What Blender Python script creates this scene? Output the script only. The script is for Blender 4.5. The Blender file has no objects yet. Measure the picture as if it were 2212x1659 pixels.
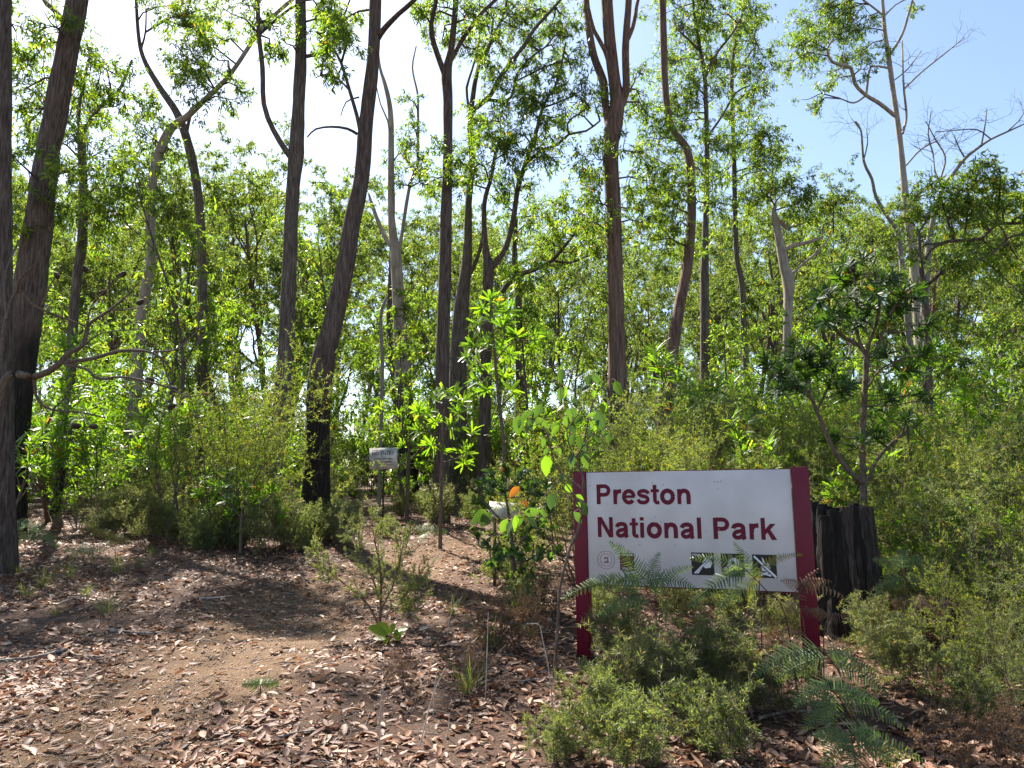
import bpy, math, random
import numpy as np
from mathutils import Vector

RS = np.random.default_rng(11)
random.seed(11)
SC = bpy.context.scene
COL = SC.collection

# ------------------------------------------------------------------ camera
F = 1550.0; CX, CY = 1106.0, 829.5          # focal length in pixels of a 2212 x 1659 view
PITCH = math.atan(210.0 / F)
EYE = np.array([0.0, 0.0, 1.5])
cam_d = bpy.data.cameras.new('camera')
cam_d.sensor_width = 36.0
cam_d.lens = 36.0 * F / 2212.0
cam_d.clip_start = 0.05
cam_d.clip_end = 3000.0
cam = bpy.data.objects.new('camera', cam_d)
COL.objects.link(cam)
cam.location = EYE
cam.rotation_euler = (math.radians(90) + PITCH, 0, 0)
SC.camera = cam

# ------------------------------------------------------------------ sky and sun
SUN_AZ = math.radians(31)      # left of straight ahead
SUN_EL = math.radians(48)
SUNV = Vector((-math.sin(SUN_AZ) * math.cos(SUN_EL), math.cos(SUN_AZ) * math.cos(SUN_EL), math.sin(SUN_EL)))
world = bpy.data.worlds.new('World')
SC.world = world
world.use_nodes = True
wn = world.node_tree
wn.nodes.clear()
sky = wn.nodes.new('ShaderNodeTexSky')
sky.sky_type = 'NISHITA'
sky.sun_disc = False
sky.sun_elevation = SUN_EL
sky.sun_rotation = -SUN_AZ
sky.air_density = 1.0
sky.dust_density = .9
sky.altitude = 300
sky.ozone_density = 0.35
bg = wn.nodes.new('ShaderNodeBackground')
bg.inputs['Strength'].default_value = 0.075
wo = wn.nodes.new('ShaderNodeOutputWorld')
wn.links.new(sky.outputs[0], bg.inputs['Color'])
wn.links.new(bg.outputs[0], wo.inputs['Surface'])
sun_d = bpy.data.lights.new('sun', 'SUN')
sun_d.energy = 5.0
sun_d.angle = math.radians(0.53)
sun_d.color = (1.0, 0.95, 0.86)
sun = bpy.data.objects.new('sun', sun_d)
COL.objects.link(sun)
sun.location = (0, 0, 60)
sun.rotation_euler = SUNV.to_track_quat('Z', 'Y').to_euler()

vs = SC.view_settings
vs.view_transform = 'Standard'
vs.look = 'None'
vs.gamma = 1.0
vs.use_curve_mapping = False
vs.exposure = 1.82
SC.cycles.max_bounces = 7
SC.cycles.diffuse_bounces = 4
SC.cycles.glossy_bounces = 2
SC.cycles.transmission_bounces = 5
SC.cycles.transparent_max_bounces = 4
SC.cycles.sample_clamp_indirect = 6.0
SC.cycles.use_denoising = True


# ------------------------------------------------------------------ geometry of the place
def gz(x, y):
    x = np.asarray(x, float); y = np.asarray(y, float)
    b = np.interp(y, [0, 4.8, 7, 10, 14, 22, 35, 60, 140], [0, 0.0, .12, .36, .62, 1.05, 1.3, 1.2, -.8])
    near = np.exp(-((x) ** 2 + (y - 8) ** 2) / 500.)
    return b + near * (.05 * np.sin(1.1 * x + .6) * np.sin(.9 * y + .3) + .022 * np.sin(2.7 * x + 1.3 * y) + .03 * np.sin(.5 * x - .8 * y))


def at(px, py, d):
    """world point that stands at depth d (metres along y) in the direction of the view point px, py"""
    u = (px - CX) / F; v = (CY - py) / F
    c, s = math.cos(PITCH), math.sin(PITCH)
    dx, dy, dz = u, c - v * s, s + v * c
    k = d / dy
    return np.array([dx * k, d, EYE[2] + dz * k])


def ghit(px, py):
    for d in np.arange(2.0, 60, .02):
        p = at(px, py, d)
        if p[2] <= gz(p[0], p[1]):
            return np.array([p[0], p[1], float(gz(p[0], p[1]))])
    return at(px, py, 60)


PATH = np.array([ghit(*p)[:2] for p in [(120, 1655), (330, 1520), (480, 1410), (640, 1325), (740, 1275), (860, 1225), (960, 1190)]])
PATH = np.vstack([[PATH[0] + (PATH[0] - PATH[1]) * 4], PATH, [PATH[-1] + np.array([2.0, 2.5])]])


def pathdist(x, y):
    x = np.asarray(x, float); y = np.asarray(y, float)
    best = np.full(x.shape, 1e9)
    for a, b in zip(PATH[:-1], PATH[1:]):
        ab = b - a
        t = np.clip(((x - a[0]) * ab[0] + (y - a[1]) * ab[1]) / (ab @ ab), 0, 1)
        best = np.minimum(best, np.hypot(x - a[0] - t * ab[0], y - a[1] - t * ab[1]))
    return best


# ------------------------------------------------------------------ mesh builder
def unit(v):
    return v / np.maximum(np.linalg.norm(v, axis=-1, keepdims=True), 1e-9)


class MB:
    def __init__(s):
        s.v = []; s.f3 = []; s.f4 = []; s.t = []; s.n = 0

    def add(s, v, f3=None, f4=None, tint=0.0):
        v = np.asarray(v, float).reshape(-1, 3)
        if f3 is not None: s.f3.append(np.asarray(f3, int).reshape(-1, 3) + s.n)
        if f4 is not None: s.f4.append(np.asarray(f4, int).reshape(-1, 4) + s.n)
        s.v.append(v)
        s.t.append(np.broadcast_to(np.asarray(tint, float), (len(v),)))
        s.n += len(v)

    def mesh(s, name, mat, origin=(0, 0, 0), smooth=False):
        me = bpy.data.meshes.new(name)
        v = np.concatenate(s.v) - np.asarray(origin, float)
        f3 = np.concatenate(s.f3) if s.f3 else np.zeros((0, 3), int)
        f4 = np.concatenate(s.f4) if s.f4 else np.zeros((0, 4), int)
        me.vertices.add(len(v)); me.vertices.foreach_set('co', v.astype(np.float32).ravel())
        loops = np.concatenate([f3.ravel(), f4.ravel()]).astype(np.int32)
        me.loops.add(len(loops)); me.loops.foreach_set('vertex_index', loops)
        n3, n4 = len(f3), len(f4)
        me.polygons.add(n3 + n4)
        st = np.concatenate([np.arange(n3) * 3, n3 * 3 + np.arange(n4) * 4]).astype(np.int32)
        me.polygons.foreach_set('loop_start', st)
        if smooth: me.polygons.foreach_set('use_smooth', np.ones(n3 + n4, bool))
        a = me.attributes.new('tint', 'FLOAT', 'POINT')
        a.data.foreach_set('value', np.concatenate(s.t).astype(np.float32))
        me.update(calc_edges=True)
        if mat is not None: me.materials.append(mat)
        return me

    # --- shapes
    def tubes(s, P, R, sides=6, tint=0.0, rough=0.0, cap=False):
        """P (B,n,3) centre lines, R (B,n) radii"""
        P = np.asarray(P, float); R = np.asarray(R, float)
        if P.ndim == 2: P = P[None]; R = R[None]
        if sides == 3 and P.shape[1] == 6: P = P[:, [0, 2, 5]]; R = R[:, [0, 2, 5]]      # hair-thin twigs
        B, n, _ = P.shape
        T = np.empty_like(P)
        T[:, 1:-1] = P[:, 2:] - P[:, :-2]; T[:, 0] = P[:, 1] - P[:, 0]; T[:, -1] = P[:, -1] - P[:, -2]
        T = unit(T)
        mean = unit(P[:, -1] - P[:, 0])
        ref = np.where(np.abs(mean[:, :1]) < .75, [[1., 0, 0]], [[0, 1., 0]])
        ref = np.broadcast_to(ref[:, None, :], P.shape)
        U = unit(ref - (ref * T).sum(-1, keepdims=True) * T)
        V = np.cross(T, U)
        a = np.linspace(0, 2 * math.pi, sides, endpoint=False)
        rr = R[:, :, None] * np.ones(sides)
        if rough:
            col = RS.normal(0, 1, (B, 1, sides)); lo = RS.normal(0, 1, (B, n, sides))
            lo = (lo + np.roll(lo, 1, 1) + np.roll(lo, -1, 1)) / 1.7
            rr = rr * (1 + rough * (.6 * col + .6 * lo))
        ring = P[:, :, None, :] + rr[..., None] * (np.cos(a)[:, None] * U[:, :, None, :] + np.sin(a)[:, None] * V[:, :, None, :])
        idx = np.arange(B * n * sides).reshape(B, n, sides)
        q = np.stack([idx[:, :-1], np.roll(idx, -1, 2)[:, :-1], np.roll(idx, -1, 2)[:, 1:], idx[:, 1:]], -1).reshape(-1, 4)
        t = np.asarray(tint, float)
        if t.ndim == 2: t = np.repeat(t[:, :, None], sides, 2).ravel()
        s.add(ring.reshape(-1, 3), f4=q, tint=t)
        if cap:
            for k, row in ((0, idx[:, 0]), (n - 1, idx[:, -1])):
                c = P[:, k]; base = s.n
                vv = ring[:, k].reshape(-1, 3)
                loc = np.arange(B * sides).reshape(B, sides)
                cen = B * sides + np.arange(B)
                tri = np.stack([loc, np.roll(loc, -1, 1), np.repeat(cen[:, None], sides, 1)], -1).reshape(-1, 3)
                if k == 0: tri = tri[:, ::-1]
                s.add(np.vstack([vv, c]), f3=tri, tint=float(np.mean(t)))

    def leaves(s, pos, d, L, W, tint, fold=.25, nrm=None, curl=.12):
        """simple leaf: two triangles each, folded on the midrib"""
        N = len(pos)
        if N == 0: return
        d = unit(d)
        if nrm is None: nrm = RS.normal(0, 1, (N, 3))
        side = unit(np.cross(d, nrm)); up = np.cross(side, d)
        L = np.broadcast_to(L, (N,))[:, None]; W = np.broadcast_to(W, (N,))[:, None]
        mid = pos + d * L * .42
        v = np.stack([pos, mid + side * W * .5 + up * W * fold, pos + d * L - up * L * curl, mid - side * W * .5 + up * W * fold], 1)
        b = np.arange(N)[:, None] * 4
        s.add(v.reshape(-1, 3), f3=np.concatenate([b + [0, 1, 2], b + [0, 2, 3]]), tint=np.repeat(np.broadcast_to(tint, (N,)), 4))

    def blades(s, pos, d, nrm, L, W, prof, tint, curl=.15, fold=.15):
        """leaf with a midrib and a width profile: prof = [(t, w), ...] inside the leaf"""
        N = len(pos)
        if N == 0: return
        d = unit(d); side = unit(np.cross(d, nrm)); up = np.cross(side, d)
        L = np.broadcast_to(np.asarray(L, float), (N,))[:, None]; W = np.broadcast_to(np.asarray(W, float), (N,))[:, None]
        curl = np.broadcast_to(np.asarray(curl, float), (N,))[:, None]
        cols = [pos]
        for t, w in prof:
            m = pos + d * L * t - up * L * curl * t * t
            cols += [m + side * W * w * .5 + up * W * fold * w, m, m - side * W * w * .5 + up * W * fold * w]
        cols.append(pos + d * L - up * L * curl)
        v = np.stack(cols, 1); k = len(prof); nv = 3 * k + 2
        t3 = [[0, 1, 2], [0, 2, 3], [3 * k - 2, nv - 1, 3 * k - 1], [3 * k - 1, nv - 1, 3 * k]]; q4 = []
        for i in range(k - 1):
            a = 1 + 3 * i
            q4 += [[a, a + 3, a + 4, a + 1], [a + 1, a + 4, a + 5, a + 2]]
        b = (np.arange(N) * nv)[:, None, None]
        s.add(v.reshape(-1, 3), f3=(b + np.array(t3)[None]).reshape(-1, 3), f4=(b + np.array(q4)[None]).reshape(-1, 4) if q4 else None,
              tint=np.repeat(np.broadcast_to(tint, (N,)), nv))

    def box(s, c, h, ax=None, tint=0.0):
        c = np.asarray(c, float)
        ax = np.eye(3) if ax is None else np.asarray(ax, float)
        v = [c + sx * h[0] * ax[0] + sy * h[1] * ax[1] + sz * h[2] * ax[2] for sz in (-1, 1) for sy in (-1, 1) for sx in (-1, 1)]
        s.add(v, f4=[[0, 2, 3, 1], [4, 5, 7, 6], [0, 1, 5, 4], [2, 6, 7, 3], [0, 4, 6, 2], [1, 3, 7, 5]], tint=tint)


# ------------------------------------------------------------------ growth helpers (arrays of centre lines)
def build(start, d, L, up=0.05, wob=.25, n=6):
    B = len(start); pts = [start]; d = unit(d)
    L = np.broadcast_to(L, (B,))[:, None]
    for k in range(n - 1):
        d = unit(d + wob * RS.normal(0, 1, (B, 3)) + np.array([0, 0, up]))
        pts.append(pts[-1] + d * L / (n - 1))
    return np.stack(pts, 1)


def sprout(P, R, c, t0, ang, L, up=.05, wob=.25, t1=1.0, rf=.6, n=6, end=.35):
    B, m, _ = P.shape
    idx = np.repeat(np.arange(B), c)
    t = RS.uniform(t0, t1, B * c) * (m - 1)
    i = np.minimum(t.astype(int), m - 2); fr = (t - i)[:, None]
    st = P[idx, i] * (1 - fr) + P[idx, i + 1] * fr
    tg = unit(P[idx, i + 1] - P[idx, i])
    rv = RS.normal(0, 1, (B * c, 3)); pp = unit(rv - (rv * tg).sum(1, keepdims=True) * tg)
    a = (ang * RS.uniform(.6, 1.35, B * c))[:, None]
    d = tg * np.cos(a) + pp * np.sin(a)
    LL = (L[idx] if np.ndim(L) else L) * RS.uniform(.6, 1.3, B * c)
    Q = build(st, d, LL, up, wob, n)
    r0 = (R[idx, i] * (1 - fr[:, 0]) + R[idx, i + 1] * fr[:, 0]) * rf
    RR = r0[:, None] * np.linspace(1, end, n)[None]
    return Q, RR


def along(P, c, t0=.1, t1=1.0):
    B, m, _ = P.shape
    idx = np.repeat(np.arange(B), c)
    t = RS.uniform(t0, t1, B * c) * (m - 1)
    i = np.minimum(t.astype(int), m - 2); fr = (t - i)[:, None]
    return P[idx, i] * (1 - fr) + P[idx, i + 1] * fr, unit(P[idx, i + 1] - P[idx, i])


def spline(pts, rad, step=.25):
    pts = np.asarray(pts, float); rad = np.asarray(rad, float)
    p = np.vstack([2 * pts[0] - pts[1], pts, 2 * pts[-1] - pts[-2]])
    out = []; ro = []
    for i in range(len(pts) - 1):
        a, b, c, d = p[i:i + 4]
        n = max(2, int(np.linalg.norm(c - b) / step))
        for t in np.linspace(0, 1, n, endpoint=False):
            out.append(.5 * (2 * b + (c - a) * t + (2 * a - 5 * b + 4 * c - d) * t * t + (3 * b - a - 3 * c + d) * t ** 3))
            ro.append(rad[i] * (1 - t) + rad[i + 1] * t)
    out.append(pts[-1]); ro.append(rad[-1])
    return np.array(out), np.array(ro)


# ------------------------------------------------------------------ scene objects
def link(name, me, parent=None):
    o = bpy.data.objects.new(name, me)
    COL.objects.link(o)
    if parent is not None: o.parent = parent
    return o


def tag(o, label, cat, group=None):
    o['label'] = label; o['category'] = cat
    if group: o['group'] = group
    return o


def thing(name, label, cat, loc=(0, 0, 0), group=None):
    o = bpy.data.objects.new(name, None)
    o.empty_display_size = .2
    COL.objects.link(o)
    o.location = tuple(float(c) for c in loc)
    return tag(o, label, cat, group)


def dup(root, loc, rz=0., sc=1., label=None, group=None, tilt=0.):
    r = root.copy(); COL.objects.link(r)
    r.location = tuple(float(c) for c in loc); r.rotation_euler = (tilt, 0, rz)
    r.scale = (sc, sc, sc) if np.ndim(sc) == 0 else sc
    if label: r['label'] = label
    if group: r['group'] = group
    for ch in root.children:
        c = ch.copy(); COL.objects.link(c); c.parent = r
        for g in ch.children:
            e = g.copy(); COL.objects.link(e); e.parent = c
    return r


# ------------------------------------------------------------------ materials
def nodes(name):
    m = bpy.data.materials.new(name); m.use_nodes = True
    nt = m.node_tree; nt.nodes.clear()
    out = nt.nodes.new('ShaderNodeOutputMaterial')
    return m, nt, out


def ramp(nt, fac, stops):
    r = nt.nodes.new('ShaderNodeValToRGB')
    el = r.color_ramp.elements
    el[0].position = stops[0][0]; el[0].color = (*stops[0][1], 1)
    el[1].position = stops[-1][0]; el[1].color = (*stops[-1][1], 1)
    for p, c in stops[1:-1]:
        e = el.new(p); e.color = (*c, 1)
    nt.links.new(fac, r.inputs['Fac'])
    return r.outputs['Color']


def attr(nt):
    a = nt.nodes.new('ShaderNodeAttribute'); a.attribute_name = 'tint'
    return a.outputs['Fac']


def leaf_mat(name, stops, trans=.45, tmul=(2.0, 2.1, .8), rough=.45, spec=.35):
    """stops: leaf colours picked by each leaf's own tint; light also passes through the leaf"""
    m, nt, out = nodes(name)
    col = ramp(nt, attr(nt), stops)
    pb = nt.nodes.new('ShaderNodeBsdfPrincipled')
    pb.inputs['Roughness'].default_value = rough
    pb.inputs['Specular IOR Level'].default_value = spec
    nt.links.new(col, pb.inputs['Base Color'])
    tr = nt.nodes.new('ShaderNodeBsdfTranslucent')
    mul = nt.nodes.new('ShaderNodeMix'); mul.data_type = 'RGBA'; mul.blend_type = 'MULTIPLY'
    mul.inputs['Factor'].default_value = 1.0
    nt.links.new(col, mul.inputs['A']); mul.inputs['B'].default_value = (*tmul, 1)
    nt.links.new(mul.outputs['Result'], tr.inputs['Color'])
    mx = nt.nodes.new('ShaderNodeMixShader'); mx.inputs['Fac'].default_value = trans
    nt.links.new(pb.outputs[0], mx.inputs[1]); nt.links.new(tr.outputs[0], mx.inputs[2])
    nt.links.new(mx.outputs[0], out.inputs['Surface'])
    return m


def bark_mat(name, c1, c2, c3, burnt=(.016, .013, .011), sc=(22, 22, 2.0), bump=1.0):
    m, nt, out = nodes(name)
    tc = nt.nodes.new('ShaderNodeTexCoord')
    mp = nt.nodes.new('ShaderNodeMapping'); mp.inputs['Scale'].default_value = sc
    nt.links.new(tc.outputs['Object'], mp.inputs['Vector'])
    n1 = nt.nodes.new('ShaderNodeTexNoise'); n1.inputs['Scale'].default_value = 1.6
    n1.inputs['Detail'].default_value = 6; n1.inputs['Roughness'].default_value = .65
    nt.links.new(mp.outputs[0], n1.inputs['Vector'])
    n2 = nt.nodes.new('ShaderNodeTexNoise'); n2.inputs['Scale'].default_value = 2.6
    n2.inputs['Detail'].default_value = 4
    nt.links.new(tc.outputs['Object'], n2.inputs['Vector'])
    col = ramp(nt, n1.outputs['Fac'], [(.3, c1), (.52, c2), (.72, c3)])
    # char at the foot of some trunks: shape from the mesh, edge broken by noise
    ad = nt.nodes.new('ShaderNodeMath'); ad.operation = 'ADD'
    nt.links.new(attr(nt), ad.inputs[0])
    sb = nt.nodes.new('ShaderNodeMath'); sb.operation = 'MULTIPLY_ADD'
    mxn = nt.nodes.new('ShaderNodeMath'); mxn.operation = 'MULTIPLY_ADD'; mxn.inputs[1].default_value = .5
    hn = nt.nodes.new('ShaderNodeMath'); hn.operation = 'MULTIPLY'; hn.inputs[1].default_value = .5
    nt.links.new(n2.outputs['Fac'], hn.inputs[0]); nt.links.new(n1.outputs['Fac'], mxn.inputs[0]); nt.links.new(hn.outputs[0], mxn.inputs[2])
    nt.links.new(mxn.outputs[0], sb.inputs[0]); sb.inputs[1].default_value = 2.6; sb.inputs[2].default_value = -1.3
    nt.links.new(sb.outputs[0], ad.inputs[1])
    bl = ramp(nt, ad.outputs[0], [(.30, (0, 0, 0)), (.55, (.6, .6, .6)), (.95, (.93, .93, .93))])
    mx = nt.nodes.new('ShaderNodeMix'); mx.data_type = 'RGBA'
    nt.links.new(bl, mx.inputs['Factor']); nt.links.new(col, mx.inputs['A'])
    bc = ramp(nt, n1.outputs['Fac'], [(.36, tuple(q * .45 for q in burnt)), (.55, burnt), (.72, tuple(q * 4.2 for q in burnt))]); nt.links.new(bc, mx.inputs['B'])
    pb = nt.nodes.new('ShaderNodeBsdfPrincipled'); pb.inputs['Roughness'].default_value = .85
    pb.inputs['Specular IOR Level'].default_value = .2
    nt.links.new(mx.outputs['Result'], pb.inputs['Base Color'])
    bp = nt.nodes.new('ShaderNodeBump'); bp.inputs['Strength'].default_value = bump; bp.inputs['Distance'].default_value = .05
    nt.links.new(n1.outputs['Fac'], bp.inputs['Height']); nt.links.new(bp.outputs[0], pb.inputs['Normal'])
    nt.links.new(pb.outputs[0], out.inputs['Surface'])
    return m


def plain(name, c, rough=.5, spec=.4, var=.12, scale=30., bump=0., c2=None):
    m, nt, out = nodes(name)
    tc = nt.nodes.new('ShaderNodeTexCoord')
    n1 = nt.nodes.new('ShaderNodeTexNoise'); n1.inputs['Scale'].default_value = scale; n1.inputs['Detail'].default_value = 5
    nt.links.new(tc.outputs['Object'], n1.inputs['Vector'])
    lo = tuple(x * (1 - var) for x in c); hi = tuple(min(1, x * (1 + var)) for x in (c2 or c))
    col = ramp(nt, n1.outputs['Fac'], [(.35, lo), (.65, hi)])
    pb = nt.nodes.new('ShaderNodeBsdfPrincipled'); pb.inputs['Roughness'].default_value = rough
    pb.inputs['Specular IOR Level'].default_value = spec
    nt.links.new(col, pb.inputs['Base Color'])
    if bump:
        bp = nt.nodes.new('ShaderNodeBump'); bp.inputs['Strength'].default_value = bump; bp.inputs['Distance'].default_value = .01
        nt.links.new(n1.outputs['Fac'], bp.inputs['Height']); nt.links.new(bp.outputs[0], pb.inputs['Normal'])
    nt.links.new(pb.outputs[0], out.inputs['Surface'])
    return m


M = {}
M['gum'] = leaf_mat('gum_leaf', [(0, (.035, .06, .018)), (.5, (.075, .115, .025)), (.9, (.135, .17, .035)), (.97, (.17, .17, .035)), (1, (.22, .10, .03))], trans=.55, tmul=(3.0, 3.3, .75), rough=.42, spec=.35)
M['gum_far'] = leaf_mat('far_gum_leaf', [(0, (.05, .078, .028)), (.5, (.095, .13, .036)), (.93, (.155, .185, .05)), (1, (.2, .13, .04))], trans=.5, tmul=(2.55, 2.8, .9), rough=.5, spec=.22)
M['banksia'] = leaf_mat('banksia_leaf', [(0, (.04, .075, .018)), (.5, (.065, .12, .022)), (.93, (.13, .19, .03)), (.965, (.17, .19, .03)), (1, (.28, .10, .03))], trans=.52, tmul=(3.2, 3.4, .5), rough=.42, spec=.4)
M['banksia_dark'] = leaf_mat('dark_banksia_leaf', [(0, (.025, .05, .02)), (.5, (.045, .085, .022)), (.95, (.09, .14, .03)), (1, (.25, .10, .03))], trans=.42, tmul=(2.6, 2.8, .5), rough=.5, spec=.3)
M['broad'] = leaf_mat('broad_leaf', [(0, (.04, .08, .02)), (.5, (.07, .125, .02)), (1, (.14, .19, .03))], trans=.52, tmul=(3.1, 3.3, .5), rough=.35, spec=.5)
M['fine'] = leaf_mat('fine_leaf', [(0, (.065, .095, .028)), (.5, (.115, .145, .04)), (.9, (.19, .215, .06)), (1, (.25, .17, .06))], trans=.52, tmul=(2.6, 2.7, .7), rough=.5, spec=.3)
M['fine_grey'] = leaf_mat('greyish_fine_leaf', [(0, (.085, .115, .05)), (.5, (.135, .165, .07)), (.92, (.2, .225, .095)), (1, (.24, .17, .07))], trans=.45, tmul=(2.2, 2.3, .8), rough=.45, spec=.4)
M['wispy'] = leaf_mat('wispy_leaf', [(0, (.10, .13, .055)), (.5, (.16, .185, .08)), (.9, (.24, .245, .11)), (1, (.3, .22, .1))], trans=.42, tmul=(1.9, 1.9, .9), rough=.45, spec=.35)
M['sapling'] = leaf_mat('sapling_leaf', [(0, (.035, .065, .035)), (.5, (.06, .105, .035)), (.9, (.10, .17, .03)), (.95, (.12, .18, .03)), (1, (.24, .075, .025))], trans=.45, tmul=(2.4, 2.6, .5), rough=.4, spec=.45)
M['seedling'] = leaf_mat('seedling_leaf', [(0, (.12, .2, .02)), (1, (.2, .27, .03))], trans=.55, tmul=(2.3, 2.4, .4), rough=.4)
M['fern'] = leaf_mat('fern_leaf', [(0, (.055, .095, .035)), (.5, (.09, .14, .045)), (1, (.18, .21, .06))], trans=.45, tmul=(2.3, 2.4, .7), rough=.4, spec=.4)
M['fern_gold'] = leaf_mat('yellowing_fern_leaf', [(0, (.12, .12, .02)), (.6, (.2, .2, .03)), (1, (.25, .12, .03))], trans=.45, tmul=(2.0, 1.9, .6))
M['fern_dead'] = leaf_mat('dead_fern_leaf', [(0, (.09, .05, .03)), (.6, (.2, .12, .07)), (1, (.33, .22, .13))], trans=.25, tmul=(1.5, 1.3, .9), rough=.7, spec=.15)
M['sedge'] = leaf_mat('sedge_blade', [(0, (.05, .08, .025)), (.6, (.1, .14, .04)), (1, (.25, .2, .09))], trans=.35, tmul=(2.0, 2.0, .7))
M['litter'] = leaf_mat('dry_leaf', [(0, (.06, .03, .02)), (.3, (.16, .075, .045)), (.6, (.29, .155, .095)), (.85, (.42, .265, .175)), (1, (.55, .43, .32))], trans=.2, tmul=(1.3, 1.1, .9), rough=.55, spec=.3)
M['bark'] = bark_mat('rough_grey_bark', (.035, .027, .021), (.13, .104, .085), (.27, .225, .19))
M['bark_brown'] = bark_mat('stringy_brown_bark', (.028, .02, .015), (.115, .083, .066), (.23, .18, .15))
M['bark_red'] = bark_mat('reddish_bark', (.055, .03, .022), (.17, .105, .08), (.28, .21, .17), sc=(15, 15, 1.1))
M['bark_pale'] = bark_mat('smooth_pale_bark', (.17, .13, .10), (.32, .27, .225), (.42, .37, .32), sc=(5, 5, 1.2), bump=.2)
M['bark_shrub'] = bark_mat('shrub_bark', (.06, .042, .03), (.13, .095, .07), (.22, .17, .13), sc=(30, 30, 10), bump=.3)
M['bark_dead'] = bark_mat('bare_grey_wood', (.10, .085, .075), (.2, .175, .15), (.3, .27, .23), sc=(30, 30, 8), bump=.3)
M['twig'] = bark_mat('twig_bark', (.05, .035, .03), (.1, .07, .055), (.17, .12, .1), sc=(40, 40, 20), bump=.1)
M['twig_red'] = plain('red_stem', (.22, .075, .045), .5, .3, .25, 40)
M['stipe'] = plain('fern_stipe', (.10, .045, .03), .55, .3, .3, 40)
M['maroon'] = plain('maroon_paint', (.135, .005, .02), .42, .3, .08, 18)
M['letter'] = plain('maroon_lettering', (.125, .004, .022), .45, .25, .05, 18)
M['white'] = plain('white_enamel', (.55, .515, .50), .3, .5, .035, 3.5, c2=(.60, .565, .555))
M['black'] = plain('black_print', (.012, .013, .016), .35, .45, .1)
M['white_print'] = plain('white_print', (.72, .72, .72), .4, .4, .03)
M['pink_print'] = plain('faded_maroon_print', (.30, .10, .14), .4, .4, .05)
M['grey_board'] = plain('weathered_cream_board', (.46, .42, .36), .6, .3, .16, 9, c2=(.58, .54, .47))
M['grey_print'] = plain('faded_grey_print', (.045, .05, .05), .6, .2, .3, 60)
M['rust'] = plain('rusty_steel', (.045, .028, .02), .7, .3, .4, 60)
M['metal'] = plain('screw_metal', (.35, .33, .31), .4, .5, .2, 80)
M['cone'] = plain('banksia_cone', (.05, .033, .025), .8, .2, .5, 60, .8)
M['cone_gold'] = plain('spent_flower_spike', (.23, .10, .04), .8, .2, .4, 60, .8)
M['stick'] = plain('weathered_stick', (.13, .10, .08), .8, .2, .5, 30, .4, c2=(.25, .21, .17))
M['stalk'] = plain('dry_stalk', (.42, .37, .31), .7, .2, .25, 30)
M['nut'] = plain('gumnut', (.16, .09, .05), .7, .25, .4, 40, .4)


def ground_mat():
    m, nt, out = nodes('forest_floor')
    tc = nt.nodes.new('ShaderNodeTexCoord')

    def noise(scale, det=6, rough=.6):
        n = nt.nodes.new('ShaderNodeTexNoise'); n.inputs['Scale'].default_value = scale
        n.inputs['Detail'].default_value = det; n.inputs['Roughness'].default_value = rough
        nt.links.new(tc.outputs['Object'], n.inputs['Vector']); return n.outputs['Fac']
    fine, mid, big = noise(55., 8, .75), noise(9.), noise(1.3)
    gravel = ramp(nt, fine, [(.3, (.07, .042, .025)), (.5, (.15, .094, .056)), (.68, (.26, .175, .11))])
    soil = ramp(nt, fine, [(.3, (.035, .022, .016)), (.5, (.10, .062, .045)), (.7, (.2, .135, .1))])
    ad = nt.nodes.new('ShaderNodeMath'); ad.operation = 'MULTIPLY_ADD'
    nt.links.new(mid, ad.inputs[0]); ad.inputs[1].default_value = 1.2
    nt.links.new(attr(nt), ad.inputs[2])
    fac = ramp(nt, ad.outputs[0], [(.85, (0, 0, 0)), (1.0, (1, 1, 1))])
    mx = nt.nodes.new('ShaderNodeMix'); mx.data_type = 'RGBA'
    nt.links.new(fac, mx.inputs['Factor']); nt.links.new(soil, mx.inputs['A']); nt.links.new(gravel, mx.inputs['B'])
    mo = ramp(nt, big, [(.3, (.75, .72, .7)), (.7, (1.15, 1.1, 1.05))])
    m2 = nt.nodes.new('ShaderNodeMix'); m2.data_type = 'RGBA'; m2.blend_type = 'MULTIPLY'; m2.inputs['Factor'].default_value = 1
    nt.links.new(mx.outputs['Result'], m2.inputs['A']); nt.links.new(mo, m2.inputs['B'])
    pb = nt.nodes.new('ShaderNodeBsdfPrincipled'); pb.inputs['Roughness'].default_value = .9; pb.inputs['Specular IOR Level'].default_value = .15
    nt.links.new(m2.outputs['Result'], pb.inputs['Base Color'])
    bp = nt.nodes.new('ShaderNodeBump'); bp.inputs['Strength'].default_value = .9; bp.inputs['Distance'].default_value = .02
    nt.links.new(fine, bp.inputs['Height']); nt.links.new(bp.outputs[0], pb.inputs['Normal'])
    nt.links.new(pb.outputs[0], out.inputs['Surface'])
    return m


M['ground'] = ground_mat()
M['gravel'] = plain('gravel_stone', (.2, .13, .08), .85, .2, .35, 12, .3, c2=(.42, .3, .2))


# ------------------------------------------------------------------ ground
def axis(lo, hi, step, far):
    a = np.arange(lo, hi + 1e-6, step)
    g = [a[-1]]; s = step
    while g[-1] < far: s *= 1.35; g.append(g[-1] + s)
    h = [a[0]]; s = step
    while h[-1] > -far: s *= 1.35; h.append(h[-1] - s)
    return np.concatenate([h[:0:-1], a, g[1:]])


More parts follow.
